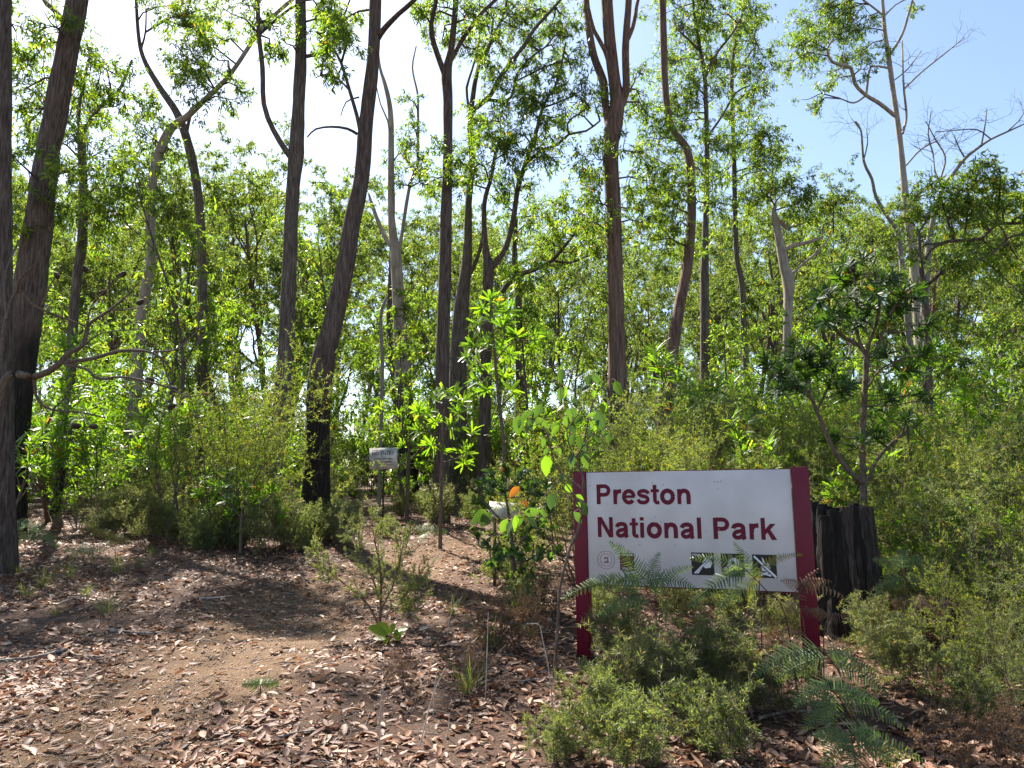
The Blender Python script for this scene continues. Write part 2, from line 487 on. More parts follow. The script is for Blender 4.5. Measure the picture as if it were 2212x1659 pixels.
gx, gy = axis(-11, 11, .11, 900), axis(1.5, 18, .11, 900)
XX, YY = np.meshgrid(gx, gy)
ZZ = gz(XX, YY)
PD = pathdist(XX, YY)
ZZ -= .035 * np.exp(-(PD / .55) ** 2)
nearm = ((np.abs(XX) < 11) & (YY > 1.5) & (YY < 18)).astype(float)
ZZ += nearm * RS.normal(0, .006, XX.shape)
mb = MB()
ids = np.arange(XX.size).reshape(XX.shape)
mb.add(np.stack([XX, YY, ZZ], -1), f4=np.stack([ids[:-1, :-1], ids[:-1, 1:], ids[1:, 1:], ids[1:, :-1]], -1),
       tint=np.clip(1.0 - PD.ravel() / 1.25, 0, 1) * .9)
ground = link('ground', mb.mesh('ground', M['ground'], smooth=True))
ground['kind'] = 'structure'


# ------------------------------------------------------------------ gum trees
def gum_leaves(mbl, P, per, L=(.085, .15), wr=.24, droop=.6, tint=None):
    pos, tg = along(P, per, .15, 1.0)
    N = len(pos)
    pos = pos + RS.normal(0, .025, (N, 3))
    d = .35 * tg + .5 * RS.normal(0, 1, (N, 3)) + np.array([0, 0, -droop])
    LL = RS.uniform(*L, N)
    clump = np.repeat(RS.uniform(-.28, .28, len(P)), per)
    tt = np.clip(RS.uniform(.05, .92, N) + clump, 0, .96)
    tt[RS.random(N) < .012] = 1.0
    mbl.leaves(pos, d, LL, LL * wr * RS.uniform(.75, 1.25, N), tt)


def spray(mbt, mbl, P, R, c=(5, 5, 4), L=(1.7, .85, .42), per=12, up=(.06, .02, -.06), **kw):
    Q1, R1 = sprout(P, R, c[0], .25, .75, L[0], up[0], .22)
    Q2, R2 = sprout(Q1, R1, c[1], .25, .75, L[1], up[1], .25)
    Q3, R3 = sprout(Q2, R2, c[2], .2, .8, L[2], up[2], .3)
    for q, r, s in ((Q1, R1, 5), (Q2, R2, 4), (Q3, R3, 3)):
        mbt.tubes(q, np.maximum(r, .0025), s)
    gum_leaves(mbl, Q3, per, **kw)
    gum_leaves(mbl, Q2, max(1, per // 3), **kw)


def hero_tree(name, label, d, bark, main, limbs=(), clumps=(), burn=0., top=5.0, topn=3, leafmat='gum', drift=1.0, cat='tree', sides=16, bare=(), per=12, burn_z=None, foot=None):
    pts = [at(x, y, d) for x, y, w in main]
    rad = [w * .5 * d / F for x, y, w in main]
    # carry the trunk down into the ground
    p0, p1 = pts[0], pts[1]
    if foot is not None:
        b = at(foot[0], foot[1], d)
    else:
        sl = np.clip((p0 - p1)[:2] / max(p1[2] - p0[2], .05), -.15, .15)
        drop = max(p0[2] - float(gz(p0[0], p0[1])), 0)
        b = np.array([p0[0] + sl[0] * drop, p0[1] + sl[1] * drop, 0])
    g = float(gz(b[0], b[1]))
    b[2] = g - .12
    if p0[2] - b[2] > .25:
        pts = [b, b * .93 + p0 * .07] + pts if p0[2] - b[2] > 1.5 else [b] + pts
        rad = ([rad[0] * 1.35, rad[0] * 1.15] if p0[2] - b[2] > 1.5 else [rad[0] * 1.25]) + rad
    else:
        pts[0][2] = min(pts[0][2], g - .1)
    base = np.array([pts[0][0], pts[0][1], g])
    t = thing(name, label, cat, base)
    mt, mbr, ml = MB(), MB(), MB()
    P, R = spline(pts, rad, .16)
    zt = np.clip((g + burn - P[:, 2]) / 2.2 + .5, 0, 1) if burn else np.zeros(len(P))
    mt.tubes(P, R, sides, tint=zt[None], rough=.05)
    skel = [P]
    tips = [(P[-1], unit(P[-1] - P[-4]), R[-1])] if top else []
    for li in limbs:
        grow = li[-1] == 'grow'
        pl = [q for q in li if not isinstance(q, str)]
        n = len(pl); dr = RS.uniform(-1, 1) * drift
        lp = [at(x, y, d + dr * (i / max(1, n - 1)) ** 1.2) for i, (x, y, w) in enumerate(pl)]
        lr = [w * .5 * d / F for x, y, w in pl]
        LP, LR = spline(lp, lr, .2)
        mt.tubes(LP, LR, 9, rough=.03)
        skel.append(LP)
        if grow: tips.append((LP[-1], unit(LP[-1] - LP[-3]), LR[-1]))
    S = np.concatenate(skel)
    if tips and top:
        st = np.array([q[0] for q in tips]); dd = np.array([q[1] for q in tips]); rr = np.array([q[2] for q in tips])
        A = build(st, dd, top * RS.uniform(.8, 1.2, len(st)), .12, .12)
        AR = rr[:, None] * np.linspace(1, .35, 6)[None]
        mt.tubes(A, AR, 8)
        B, BR = sprout(A, AR, topn, .2, .65, top * .6, .15, .15)
        mt.tubes(B, BR, 6)
        spray(mbr, ml, np.concatenate([A, B]), np.concatenate([AR, BR]) * .7, c=(3, 4, 6), L=(1.9, .9, .4), per=max(6, int(per * .95)))
    for x, y, r in clumps:
        c = at(x, y, d + RS.uniform(-1, 1) * drift)
        rm = r * 1.45 * d / F
        dist = np.linalg.norm(S - c, axis=1) + .6 * np.maximum(S[:, 2] - c[2], 0)
        a = S[np.argmin(dist)]
        m = (a + c) / 2 + np.array([0, 0, .12 * np.linalg.norm(c - a)]) + RS.normal(0, .06, 3)
        Q = np.array([a, .6 * a + .4 * m, m, .5 * m + .5 * c, c, c + unit(c - a) * rm * .5])[None]
        QR = np.linspace(.028, .008, 6)[None]
        mbr.tubes(Q, QR, 5)
        k = int(np.clip(9 * (rm / .6), 5, 16))
        Q2, R2 = sprout(Q, QR, k, .35, 1.0, rm * 1.15, 0.03, .3)
        Q3, R3 = sprout(Q2, R2, 5, .2, .85, rm * .55, -.06, .3)
        mbr.tubes(Q2, np.maximum(R2, .003), 4); mbr.tubes(Q3, np.maximum(R3, .002), 3)
        gum_leaves(ml, Q3, int(np.clip(13 * rm / .6, 8, 20)), L=(.09, .16))
        gum_leaves(ml, Q2, 6)
    for li in bare:
        pl = [at(x, y, d + RS.uniform(-.3, .3)) for x, y, w in li]
        LP, LR = spline(pl, [w * .5 * d / F for x, y, w in li], .2)
        mt.tubes(LP, LR, 6)
        TP = LP[None, np.linspace(0, len(LP) - 1, 6).astype(int)]
        TR = LR[None, np.linspace(0, len(LP) - 1, 6).astype(int)]
        Q, QR = sprout(TP, TR, 5, .3, .8, .9, .05, .3)
        mbr.tubes(Q, np.maximum(QR * .7, .004), 4)
        Q, QR = sprout(Q, QR, 4, .3, .8, .5, .05, .35)
        mbr.tubes(Q, np.maximum(QR * .7, .003), 3)
    link('trunk', mt.mesh(name + '_trunk', bark, base, True), t)
    if mbr.n: link('branches', mbr.mesh(name + '_branches', M['twig'], base, True), t)['kind'] = 'stuff'
    if ml.n: link('crown', ml.mesh(name + '_crown', M[leafmat], base), t)
    return t


G = 'grow'
hero_tree('gum_tree', 'straight grey gum trunk beside the track where the bare banksia branch starts', 9.3, M['bark_brown'],
          [(6, 1190, 54), (4, 1000, 46), (2, 600, 43), (4, 200, 38), (8, -200, 32)], clumps=[(30, 60, 40)], top=4.8, topn=5, per=14)
hero_tree('gum_tree', 'thick dark gum leaning towards the track, trunk charred black low down', 13.0, M['bark_brown'],
          [(18, 1050, 72), (30, 900, 66), (45, 790, 58), (66, 620, 64), (84, 480, 58), (104, 330, 46), (122, 240, 50), (146, 110, 46), (168, 0, 46), (190, -160, 40)],
          limbs=[[(146, 60, 18), (118, 22, 14), (96, 0, 12), (80, -60, 10), G]],
          clumps=[(55, 120, 46), (110, 50, 40), (40, 200, 50), (70, 260, 46), (30, 340, 40), (150, 370, 48), (110, 440, 42), (40, 500, 42)], burn=3.6, per=15, top=5.5, topn=6)
hero_tree('gum_tree', 'slim forked gum with a thin charred foot leaning out over the ferns', 16.0, M['bark'],
          [(121, 1090, 17), (136, 990, 18), (148, 905, 20), (161, 655, 20), (178, 515, 21), (180, 400, 18), (177, 290, 18), (190, 270, 9), (215, 232, 8), (257, 195, 7), (285, 130, 5)],
          limbs=[[(178, 290, 9), (170, 250, 7), (178, 190, 6), (190, 130, 4)]],
          clumps=[(200, 130, 52), (235, 170, 45), (180, 210, 50), (250, 230, 36), (150, 250, 40), (215, 330, 55), (250, 400, 60), (180, 480, 46), (230, 470, 50), (150, 160, 40), (120, 300, 40)], burn=1.6, top=0)
hero_tree('gum_tree', 'slender grey gum leaning left above its fork, crossed by the pale bent trunk', 19.5, M['bark'],
          [(430, 1048, 24), (434, 900, 22), (437, 726, 20), (436, 542, 19), (426, 404, 19), (402, 296, 20), (379, 239, 16), (342, 184, 13), (305, 110, 9), (294, 0, 7), (290, -120, 5)],
          limbs=[[(402, 290, 9), (408, 262, 7), (418, 225, 5)], [(305, 105, 5), (314, 70, 4), (316, 20, 3)]],
          clumps=[(380, 10, 46), (410, 30, 40), (330, 20, 30), (440, 20, 30)], burn=.8, top=3.5, per=9)
hero_tree('gum_tree', 'pale bent gum whose trunk curves over the slender forked one', 17.5, M['bark_pale'],
          [(281, 1038, 34), (284, 960, 30), (290, 873, 27), (302, 726, 24), (316, 615, 22), (327, 560, 20), (325, 441, 20), (338, 349, 21), (368, 279, 19), (401, 254, 15), (445, 213, 12), (496, 162, 10), (551, 81, 9), (588, 37, 9), (640, -10, 8), (690, -70, 7)],
          clumps=[(400, 120, 42), (435, 90, 36), (470, 130, 36), (425, 170, 40), (420, 210, 36), (390, 150, 30), (310, 250, 34), (330, 300, 40), (500, 215, 26), (360, 320, 36), (470, 95, 26), (520, 190, 20)], burn=1.5, top=3.0, per=9)
hero_tree('gum_tree', 'tall smooth grey gum that forks high into a thin curved arm', 15.0, M['bark'],
          [(592, 1058, 46), (598, 1000, 42), (606, 910, 38), (617, 763, 35), (624, 616, 32), (628, 500, 30), (633, 404, 29), (640, 325, 34), (645, 220, 27), (650, 110, 26), (649, 0, 24), (650, -150, 20)],
          limbs=[[(634, 345, 16), (618, 326, 14), (590, 280, 12), (570, 225, 11), (567, 147, 11), (559, 73, 10), (556, 0, 10), (550, -90, 8), G],
                 [(559, 75, 8), (590, 48, 7), (625, 20, 6), (680, -10, 5), G], [(660, 122, 9), (706, 110, 8), (731, 73, 6), (745, 30, 4), G]],
          clumps=[(530, 10, 50), (500, 30, 36), (590, 50, 36), (620, 95, 26), (700, 40, 42), (730, 80, 36), (690, 20, 40), (585, 120, 20), (720, 120, 30)], burn=0, per=14, topn=4)
hero_tree('gum_tree', 'big leaning gum with a swollen knee and charred foot behind the track', 12.6, M['bark_brown'],
          [(684, 1150, 76), (682, 1090, 64), (688, 965, 48), (688, 860, 52), (697, 785, 52), (717, 707, 43), (744, 588, 41), (762, 478, 38), (781, 386, 35), (792, 257, 33), (806, 129, 29), (811, 0, 28), (808, -150, 24)],
          limbs=[[(815, 85, 14), (830, 62, 13), (862, 29, 11), (895, 0, 10), (935, -60, 8), G], [(778, 285, 9), (771, 250, 9), (755, 195, 8), (737, 136, 7), (715, 99, 5), (685, 70, 3)],
                 [(772, 290, 7), (750, 278, 6), (715, 274, 5), (682, 279, 4), (664, 296, 3)], [(755, 195, 5), (730, 170, 4), (705, 160, 3), (682, 168, 2)], [(775, 210, 4), (748, 220, 3), (736, 250, 2)]],
          clumps=[(720, 150, 26), (700, 110, 30), (750, 90, 26), (745, 40, 30), (705, 60, 26)], burn=2.6, per=10)
hero_tree('gum_tree', 'pale cream gum with a black burnt butt and a broken orange arm', 20.0, M['bark_pale'],
          [(873, 850, 36), (869, 780, 32), (865, 726, 28), (860, 640, 26), (856, 560, 25), (852, 530, 22), (845, 459, 15), (845, 331, 14), (843, 239, 12), (832, 184, 9), (821, 147, 6), (815, 100, 5)],
          limbs=[[(850, 535, 12), (838, 522, 11), (821, 489, 10), (803, 441, 8), (797, 420, 5)], [(862, 545, 9), (866, 520, 8), (878, 441, 8), (888, 390, 7), (902, 349, 6), (903, 239, 6), (902, 202, 5), (891, 147, 4), (899, 100, 3)],
                 [(843, 300, 5), (838, 262, 4), (822, 225, 3), (812, 180, 2)]],
          clumps=[(885, 215, 22), (900, 330, 26), (880, 350, 22), (870, 400, 22), (910, 380, 26), (890, 270, 18)], burn=3.4, top=0)
hero_tree('gum_tree', 'thin grey gum stem rubbing against the cream trunk', 21.0, M['bark'],
          [(852, 830, 14), (847, 770, 13), (841, 700, 12), (843, 620, 11), (846, 540, 9), (850, 430, 7), (846, 330, 5)], clumps=[(850, 350, 20), (870, 330, 18)], top=0)
hero_tree('dead_sapling', 'bare crooked pale dead pole standing behind the no entry sign', 15.5, M['bark_dead'],
          [(822, 960, 8), (824, 884, 8), (826, 781, 8), (822, 700, 8), (826, 665, 7), (836, 641, 5)], top=0, cat='dead tree', sides=8)
hero_tree('gum_tree', 'dark straight furrowed gum standing just right of the no entry sign', 15.0, M['bark_brown'],
          [(952, 1070, 36), (953, 980, 31), (955, 900, 29), (956, 763, 28), (961, 616, 28), (964, 459, 25), (967, 349, 21), (968, 220, 21), (965, 160, 24), (974, 110, 15), (982, 37, 13), (985, -10, 12), (990, -120, 10)],
          limbs=[[(962, 165, 14), (946, 121, 13), (932, 73, 12), (934, 36, 10), (942, 0, 10), (945, -90, 8), G], [(972, 135, 10), (985, 110, 10), (1009, 70, 10), (1046, 22, 9), (1080, -10, 8), (1120, -70, 7), G]],
          clumps=[(925, 40, 32), (950, 15, 34), (1000, 30, 36), (955, 90, 22), (1010, 100, 26), (1040, 55, 30), (905, 20, 22), (990, 70, 24), (960, 375, 26), (935, 390, 26), (955, 330, 20)], burn=0, per=9)
hero_tree('gum_tree', 'gum with a long right-hand limb sweeping up behind the dark furrowed trunk', 18.0, M['bark'],
          [(988, 1030, 46), (987, 960, 42), (988, 873, 38), (994, 689, 34), (1005, 600, 26), (1011, 520, 18), (1012, 441, 15), (1020, 349, 14), (1016, 276, 14), (1017, 240, 13)],
          limbs=[[(1017, 250, 11), (1030, 232, 12), (1060, 205, 11), (1082, 165, 11), (1112, 125, 10), (1135, 95, 9), (1152, 66, 8), (1185, 29, 7), (1215, -5, 6), (1260, -60, 5), G],
                 [(1016, 270, 7), (1012, 230, 6), (1008, 190, 6), (1020, 150, 5), (1034, 90, 5), (1036, 0, 4), (1040, -80, 4), G],
                 [(1050, 215, 8), (1080, 218, 8), (1104, 210, 7), (1117, 160, 6), (1140, 130, 5), (1180, 100, 4)],
                 [(1010, 600, 10), (1030, 560, 9), (1045, 500, 7), (1042, 440, 6)]],
          clumps=[(1075, 90, 36), (1110, 60, 36), (1150, 30, 36), (1190, 60, 36), (1215, 30, 32), (1065, 150, 30), (1160, 110, 30), (1100, 30, 32), (1200, 110, 28), (1230, 80, 30), (1045, 120, 26), (1240, 130, 22), (1130, 150, 26)], burn=0, top=3.5, per=9)
hero_tree('gum_tree', 'multi-armed gum with a bushy bright crown and a bare arm reaching right', 17.0, M['bark_brown'],
          [(1046, 1000, 32), (1047, 900, 27), (1050, 799, 25), (1053, 616, 24), (1055, 575, 25), (1048, 530, 14), (1046, 441, 11), (1062, 380, 9), (1070, 330, 7), (1085, 285, 5)],
          limbs=[[(1056, 585, 16), (1076, 560, 14), (1093, 533, 13), (1108, 478, 12), (1119, 404, 12), (1137, 349, 11), (1156, 294, 9), (1174, 228, 7), (1200, 184, 6), (1211, 147, 5), (1222, 92, 4)],
                 [(1133, 356, 8), (1167, 327, 8), (1204, 312, 7), (1229, 290, 6), (1266, 283, 5), (1296, 261, 4)], [(1229, 290, 4), (1226, 268, 4), (1240, 252, 4), (1262, 238, 3), (1275, 215, 2)],
                 [(1174, 232, 5), (1205, 222, 4), (1240, 205, 3), (1265, 190, 2)]],
          clumps=[(1120, 290, 46), (1070, 250, 40), (1150, 240, 42), (1190, 255, 36), (1090, 330, 42), (1050, 300, 36), (1030, 350, 36), (1170, 290, 38), (1210, 180, 28), (1230, 140, 26), (1265, 200, 30), (1285, 225, 26), (1240, 245, 26), (1060, 390, 40), (1020, 400, 34), (1110, 400, 36), (1100, 200, 36), (1180, 200, 34), (1150, 170, 28), (1160, 330, 28), (1195, 340, 22), (1020, 310, 30)], burn=0, top=0)
hero_tree('gum_tree', 'dark gum with one long low limb stretched out level to the right', 20.0, M['bark_brown'],
          [(1124, 870, 22), (1123, 799, 19), (1121, 700, 16), (1119, 616, 15), (1112, 575, 13), (1112, 520, 10), (1116, 470, 7)],
          limbs=[[(1084, 632, 10), (1098, 612, 12), (1116, 596, 13), (1135, 588, 12), (1156, 582, 10), (1193, 562, 8), (1225, 525, 7), (1248, 496, 6), (1262, 470, 5)], [(1193, 562, 6), (1230, 568, 5), (1262, 556, 4), (1290, 545, 3)]],
          clumps=[(1250, 470, 32), (1225, 500, 28), (1200, 530, 26), (1270, 490, 28), (1280, 540, 26), (1230, 545, 22), (1180, 470, 32), (1205, 450, 32), (1150, 480, 26), (1110, 450, 30)], burn=0, top=0)
hero_tree('gum_tree', 'stout gum that splits into several upright arms above a smooth red-brown trunk', 17.0, M['bark_red'],
          [(1335, 845, 42), (1333, 763, 37), (1329, 616, 34), (1327, 500, 33), (1325, 430, 32), (1319, 331, 34), (1327, 268, 40), (1334, 220, 32), (1329, 184, 27), (1320, 110, 26), (1311, 0, 26), (1305, -140, 20)],
          limbs=[[(1318, 290, 18), (1308, 230, 17), (1303, 176, 20), (1283, 121, 18), (1272, 60, 17), (1266, 0, 16), (1262, -100, 13), G], [(1335, 225, 13), (1330, 190, 12), (1307, 110, 10), (1283, 66, 9), (1272, 20, 7)],
                 [(1336, 240, 18), (1352, 200, 18), (1352, 150, 17), (1351, 110, 17), (1354, 55, 16), (1358, 0, 15), (1362, -110, 12), G], [(1356, 85, 10), (1366, 60, 10), (1373, 29, 9), (1378, 0, 8), (1400, -40, 6), G],
                 [(1352, 205, 10), (1362, 192, 8)]],
          clumps=[(1290, 345, 38), (1270, 390, 34), (1385, 215, 36), (1400, 250, 30), (1295, 440, 42), (1375, 330, 36), (1390, 390, 38), (1360, 450, 36), (1270, 480, 40), (1390, 480, 36), (1310, 520, 36), (1375, 160, 22)], burn=0, per=10)
hero_tree('gum_tree', 'brown gum with a kinked trunk rising out of dense foliage', 18.0, M['bark_red'],
          [(1443, 830, 34), (1447, 790, 31), (1466, 671, 24), (1484, 579, 23), (1493, 478, 21), (1492, 386, 20), (1484, 323, 18), (1452, 276, 14), (1438, 202, 15), (1434, 110, 16), (1431, 0, 16), (1428, -120, 12)],
          clumps=[(1420, 300, 36), (1430, 350, 40), (1440, 400, 40), (1470, 430, 40), (1420, 440, 36), (1455, 490, 40), (1530, 440, 36), (1520, 380, 36), (1410, 520, 36), (1500, 540, 36)], burn=0, per=9)
hero_tree('gum_tree', 'tall leafy gum with an open upright crown against the blue sky', 20.5, M['bark'],
          [(1521, 990, 26), (1522, 860, 23), (1523, 763, 22), (1522, 616, 20), (1524, 500, 15), (1527, 380, 12), (1526, 257, 11), (1522, 165, 10), (1511, 99, 8), (1500, 30, 6), (1495, -40, 4)],
          limbs=[[(1523, 170, 7), (1545, 120, 6), (1580, 75, 5), (1600, 40, 4)], [(1512, 110, 6), (1490, 88, 5), (1470, 70, 4)], [(1525, 300, 6), (1560, 250, 5), (1590, 200, 4), (1620, 185, 3)]],
          clumps=[(1475, 60, 46), (1460, 20, 40), (1520, 40, 46), (1560, 30, 46), (1500, 120, 46), (1465, 130, 40), (1480, 190, 46), (1520, 210, 40), (1550, 140, 36), (1590, 60, 40), (1490, 260, 42), (1540, 300, 42), (1470, 250, 36), (1510, 330, 42)], burn=0, top=1.8)
hero_tree('gum_tree', 'thin pale gum stem with scattered leaf tufts against the blue sky', 22.0, M['bark'],
          [(1621, 946, 19), (1618, 854, 17), (1607, 726, 15), (1603, 616, 13), (1592, 560, 12), (1588, 478, 11), (1585, 331, 10), (1581, 220, 9), (1583, 129, 8), (1596, 60, 6), (1608, 10, 5), (1620, -50, 4)],
          limbs=[[(1585, 170, 4), (1610, 130, 4), (1635, 95, 3)], [(1582, 225, 4), (1610, 205, 4), (1640, 190, 3)]],
          clumps=[(1600, 90, 38), (1635, 60, 38), (1640, 105, 32), (1610, 20, 36), (1590, 160, 34), (1640, 170, 30), (1620, 200, 26), (1590, 250, 36), (1630, 230, 30), (1645, 290, 36), (1610, 310, 36), (1660, 330, 36), (1570, 370, 36), (1640, 370, 36), (1690, 370, 24), (1600, 430, 36)], burn=0, top=0)
hero_tree('gum_tree', 'crooked pale gum with a swollen trunk and a level limb above the banksia', 21.0, M['bark_pale'],
          [(1700, 760, 18), (1701, 700, 18), (1703, 655, 20), (1703, 610, 25), (1692, 565, 21), (1682, 510, 17), (1676, 475, 15), (1672, 455, 10), (1676, 435, 5)],
          limbs=[[(1690, 542, 9), (1712, 530, 10), (1735, 526, 9), (1776, 513, 7)], [(1678, 475, 10), (1692, 484, 9), (1700, 495, 7)], [(1700, 600, 7), (1735, 570, 6), (1770, 540, 5), (1800, 500, 3)]],
          clumps=[(1670, 400, 42), (1710, 410, 38), (1640, 420, 36), (1740, 430, 32), (1790, 480, 36), (1770, 540, 30), (1800, 440, 36), (1740, 480, 30)], burn=0, top=0)
hero_tree('gum_tree', 'tall sparse gum with bare twigs and one leafy left-hand limb against the sky', 24.0, M['bark_pale'],
          [(1992, 860, 26), (1984, 700, 22), (1973, 560, 20), (1967, 515, 19), (1957, 441, 17), (1952, 386, 14), (1945, 312, 12), (1938, 257, 12), (1930, 202, 11), (1919, 121, 11), (1912, 74, 9), (1906, 0, 8), (1902, -70, 6)],
          limbs=[[(1933, 250, 9), (1901, 224, 9), (1871, 206, 8), (1846, 180, 8), (1838, 147, 8), (1798, 134, 7), (1787, 107, 5), (1800, 85, 4)], [(1871, 206, 6), (1875, 173, 5), (1882, 143, 5), (1919, 147, 5)],
                 [(1923, 118, 6), (1949, 74, 6), (1963, 29, 5), (1974, -10, 4)], [(1906, 32, 5), (1885, 15, 4), (1858, -5, 4)], [(1871, 206, 5), (1845, 222, 4), (1815, 213, 3)], [(1910, 35, 4), (1935, 10, 3), (1965, -5, 3)]],
          clumps=[(1770, 20, 36), (1810, 15, 38), (1850, 30, 36), (1790, 55, 38), (1830, 65, 36), (1740, 70, 32), (1760, 100, 34), (1720, 100, 28), (1715, 130, 26), (1750, 130, 24), (1870, 60, 26), (1820, 120, 28), (1860, 115, 24), (1800, 155, 20), (1790, 195, 16), (1745, 215, 18), (1755, 235, 14), (1910, 105, 18), (1870, 150, 20), (1975, 20, 16)],
          bare=[[(1950, 288, 6), (1958, 250, 6), (1952, 184, 5), (1949, 88, 3)], [(1954, 191, 5), (1993, 154, 4), (2048, 110, 3), (2083, 81, 2)], [(1967, 439, 6), (1996, 408, 6), (2044, 379, 4)], [(1957, 358, 4), (1989, 323, 4), (2026, 303, 3)], [(1928, 176, 3), (1960, 150, 3), (1990, 110, 2)]],
          burn=0, top=0)
hero_tree('dead_gum', 'leafless gum with grey twiggy arms spreading against blue sky', 21.0, M['bark_dead'],
          [(1990, 760, 16), (2000, 620, 14), (2010, 500, 12), (2037, 408, 9), (2062, 372, 8), (2085, 342, 7), (2115, 318, 6), (2140, 301, 5), (2175, 285, 4), (2212, 268, 3)],
          bare=[[(2037, 405, 5), (2020, 372, 4), (2015, 330, 4), (2005, 290, 3), (2012, 240, 2)], [(2032, 385, 5), (2042, 340, 4), (2020, 300, 3), (2000, 262, 2)], [(2085, 342, 4), (2072, 320, 3), (2060, 290, 2)], [(2120, 315, 4), (2128, 270, 3), (2132, 235, 2)], [(2140, 300, 3), (2110, 280, 3), (2060, 282, 2), (2020, 285, 2)], [(2175, 285, 3), (2200, 262, 2), (2214, 240, 2)]],
          top=0, cat='dead tree', sides=10)
hero_tree('dead_gum', 'thin dead gum with a wavy stem and few bare twigs against the sky', 22.0, M['bark_dead'],
          [(1955, 640, 12), (1945, 540, 11), (1938, 500, 10), (1919, 471, 9), (1892, 425, 8), (1883, 386, 7), (1866, 349, 6), (1860, 283, 4), (1848, 262, 3)],
          bare=[[(1866, 345, 3), (1874, 310, 3), (1872, 280, 2)], [(1860, 283, 2), (1848, 266, 2), (1838, 255, 1)]], top=0, cat='dead tree', sides=8)
hero_tree('gum_tree', 'leafy gum reaching long bowed limbs out over the right-hand thicket', 16.0, M['bark_brown'],
          [(2005, 900, 20), (2003, 800, 18), (2002, 700, 16), (1995, 620, 13), (1988, 560, 9), (1985, 500, 6)],
          limbs=[[(1998, 560, 6), (2014, 537, 7), (2044, 522, 8), (2121, 515, 8), (2151, 485, 7), (2212, 482, 6), (2280, 470, 4)], [(1998, 625, 7), (2020, 600, 9), (2066, 570, 8), (2140, 551, 6), (2176, 515, 5), (2230, 500, 4)]],
          clumps=[(2050, 450, 46), (2110, 430, 50), (2170, 450, 50), (2080, 490, 42), (2140, 480, 46), (2200, 470, 46), (2000, 470, 42), (2030, 420, 36), (2150, 560, 42), (2200, 560, 46), (2100, 550, 36), (2190, 620, 36), (2090, 400, 36), (1980, 540, 36), (2160, 400, 36), (2050, 560, 30)], burn=0, top=0)


# ------------------------------------------------------------------ trees standing further back: a few kinds, many individuals
def far_tree(name, label, H, lean, nl, r0, bark, per, first):
    t = thing(name, label, 'tree')
    mt, mbr, ml = MB(), MB(), MB()
    pts = [np.array([0, 0, -.3])]
    d = np.array([lean * RS.uniform(-1, 1), lean * RS.uniform(-1, 1), 1.])
    for k in range(7):
        d = unit(d + RS.normal(0, .09, 3) * [1, 1, .2] + np.array([0, 0, .08]))
        pts.append(pts[-1] + d * H / 7)
    P, R = spline(pts, np.linspace(r0, r0 * .28, 8), .5)
    mt.tubes(P, R, 10, tint=np.clip((first - P[:, 2]) / 2.2 + .5, 0, 1)[None], rough=.04)
    A = P[None, np.linspace(0, len(P) - 1, 8).astype(int)]; AR = R[None, np.linspace(0, len(P) - 1, 8).astype(int)]
    B, BR = sprout(A, AR, nl, .45, .75, H * .27, .17, .17, rf=.55)
    mt.tubes(B, BR, 7)
    C, CR = sprout(B, BR, 4, .35, .75, H * .13, .1, .25)
    mbr.tubes(C, CR, 5)
    D, DR = sprout(C, CR, 3, .45, .85, H * .075, .02, .28)
    mbr.tubes(D, np.maximum(DR, .006), 4)
    E, ER = sprout(D, DR, 5, .35, .95, H * .036, -.03, .3)
    mbr.tubes(E, np.maximum(ER, .004), 3)
    gum_leaves(ml, D, per // 2, L=(.11, .19), wr=.28); gum_leaves(ml, E, int(per * 1.9), L=(.11, .19), wr=.28)
    link('trunk', mt.mesh(name + '_trunk', bark, smooth=True), t)
    link('branches', mbr.mesh(name + '_branches', M['twig'], smooth=True), t)['kind'] = 'stuff'
    link('crown', ml.mesh(name + '_crown', M['gum_far']), t)
    return t


class Kind:
    """hands out a prototype first, then copies of it"""
    def __init__(s, root): s.root = root; s.used = False

    def put(s, loc, rz=0., sc=1., label=None, group=None):
        if not s.used:
            s.used = True; o = s.root
            o.location = tuple(float(c) for c in loc); o.rotation_euler = (0, 0, rz)
            o.scale = (sc, sc, sc) if np.ndim(sc) == 0 else sc
            if label: o['label'] = label
            if group: o['group'] = group
            return o
        return dup(s.root, loc, rz, sc, label, group)


FAR = [Kind(far_tree('forest_gum', lab, 12., ln, nl, r, M[bk], per, fb)) for lab, ln, nl, r, bk, per, fb in [
    ('distant straight grey gum among the trees behind the clearing', .05, 8, .17, 'bark', 9, -9),
    ('distant gum with a charred lower trunk among the trees behind the clearing', .12, 9, .19, 'bark_brown', 9, 2.2),
    ('distant bushy gum with many low limbs behind the clearing', .15, 12, .16, 'bark', 10, -9),
    ('distant slim pale gum with a light open crown behind the clearing', .10, 6, .11, 'bark_pale', 8, -9),
    ('distant leaning brown gum among the trees behind the clearing', .3, 9, .16, 'bark_brown', 9, .8),
    ('distant reddish gum with spreading limbs behind the clearing', .18, 11, .18, 'bark_red', 10, -9)]]
TOPX = [-400, 0, 120, 300, 480, 560, 640, 700, 850, 1000, 1200, 1400, 1560, 1700, 1800, 1900, 2000, 2110, 2212, 2600]
TOPY = [300, 340, 410, 425, 320, 300, 420, 440, 440, 440, 440, 450, 420, 380, 360, 400, 400, 380, 420, 400]
RL = random.Random(5)
FARNAME = ['straight grey gum', 'gum with a charred lower trunk', 'bushy low-limbed gum', 'slim pale gum', 'leaning brown gum', 'spreading reddish gum']
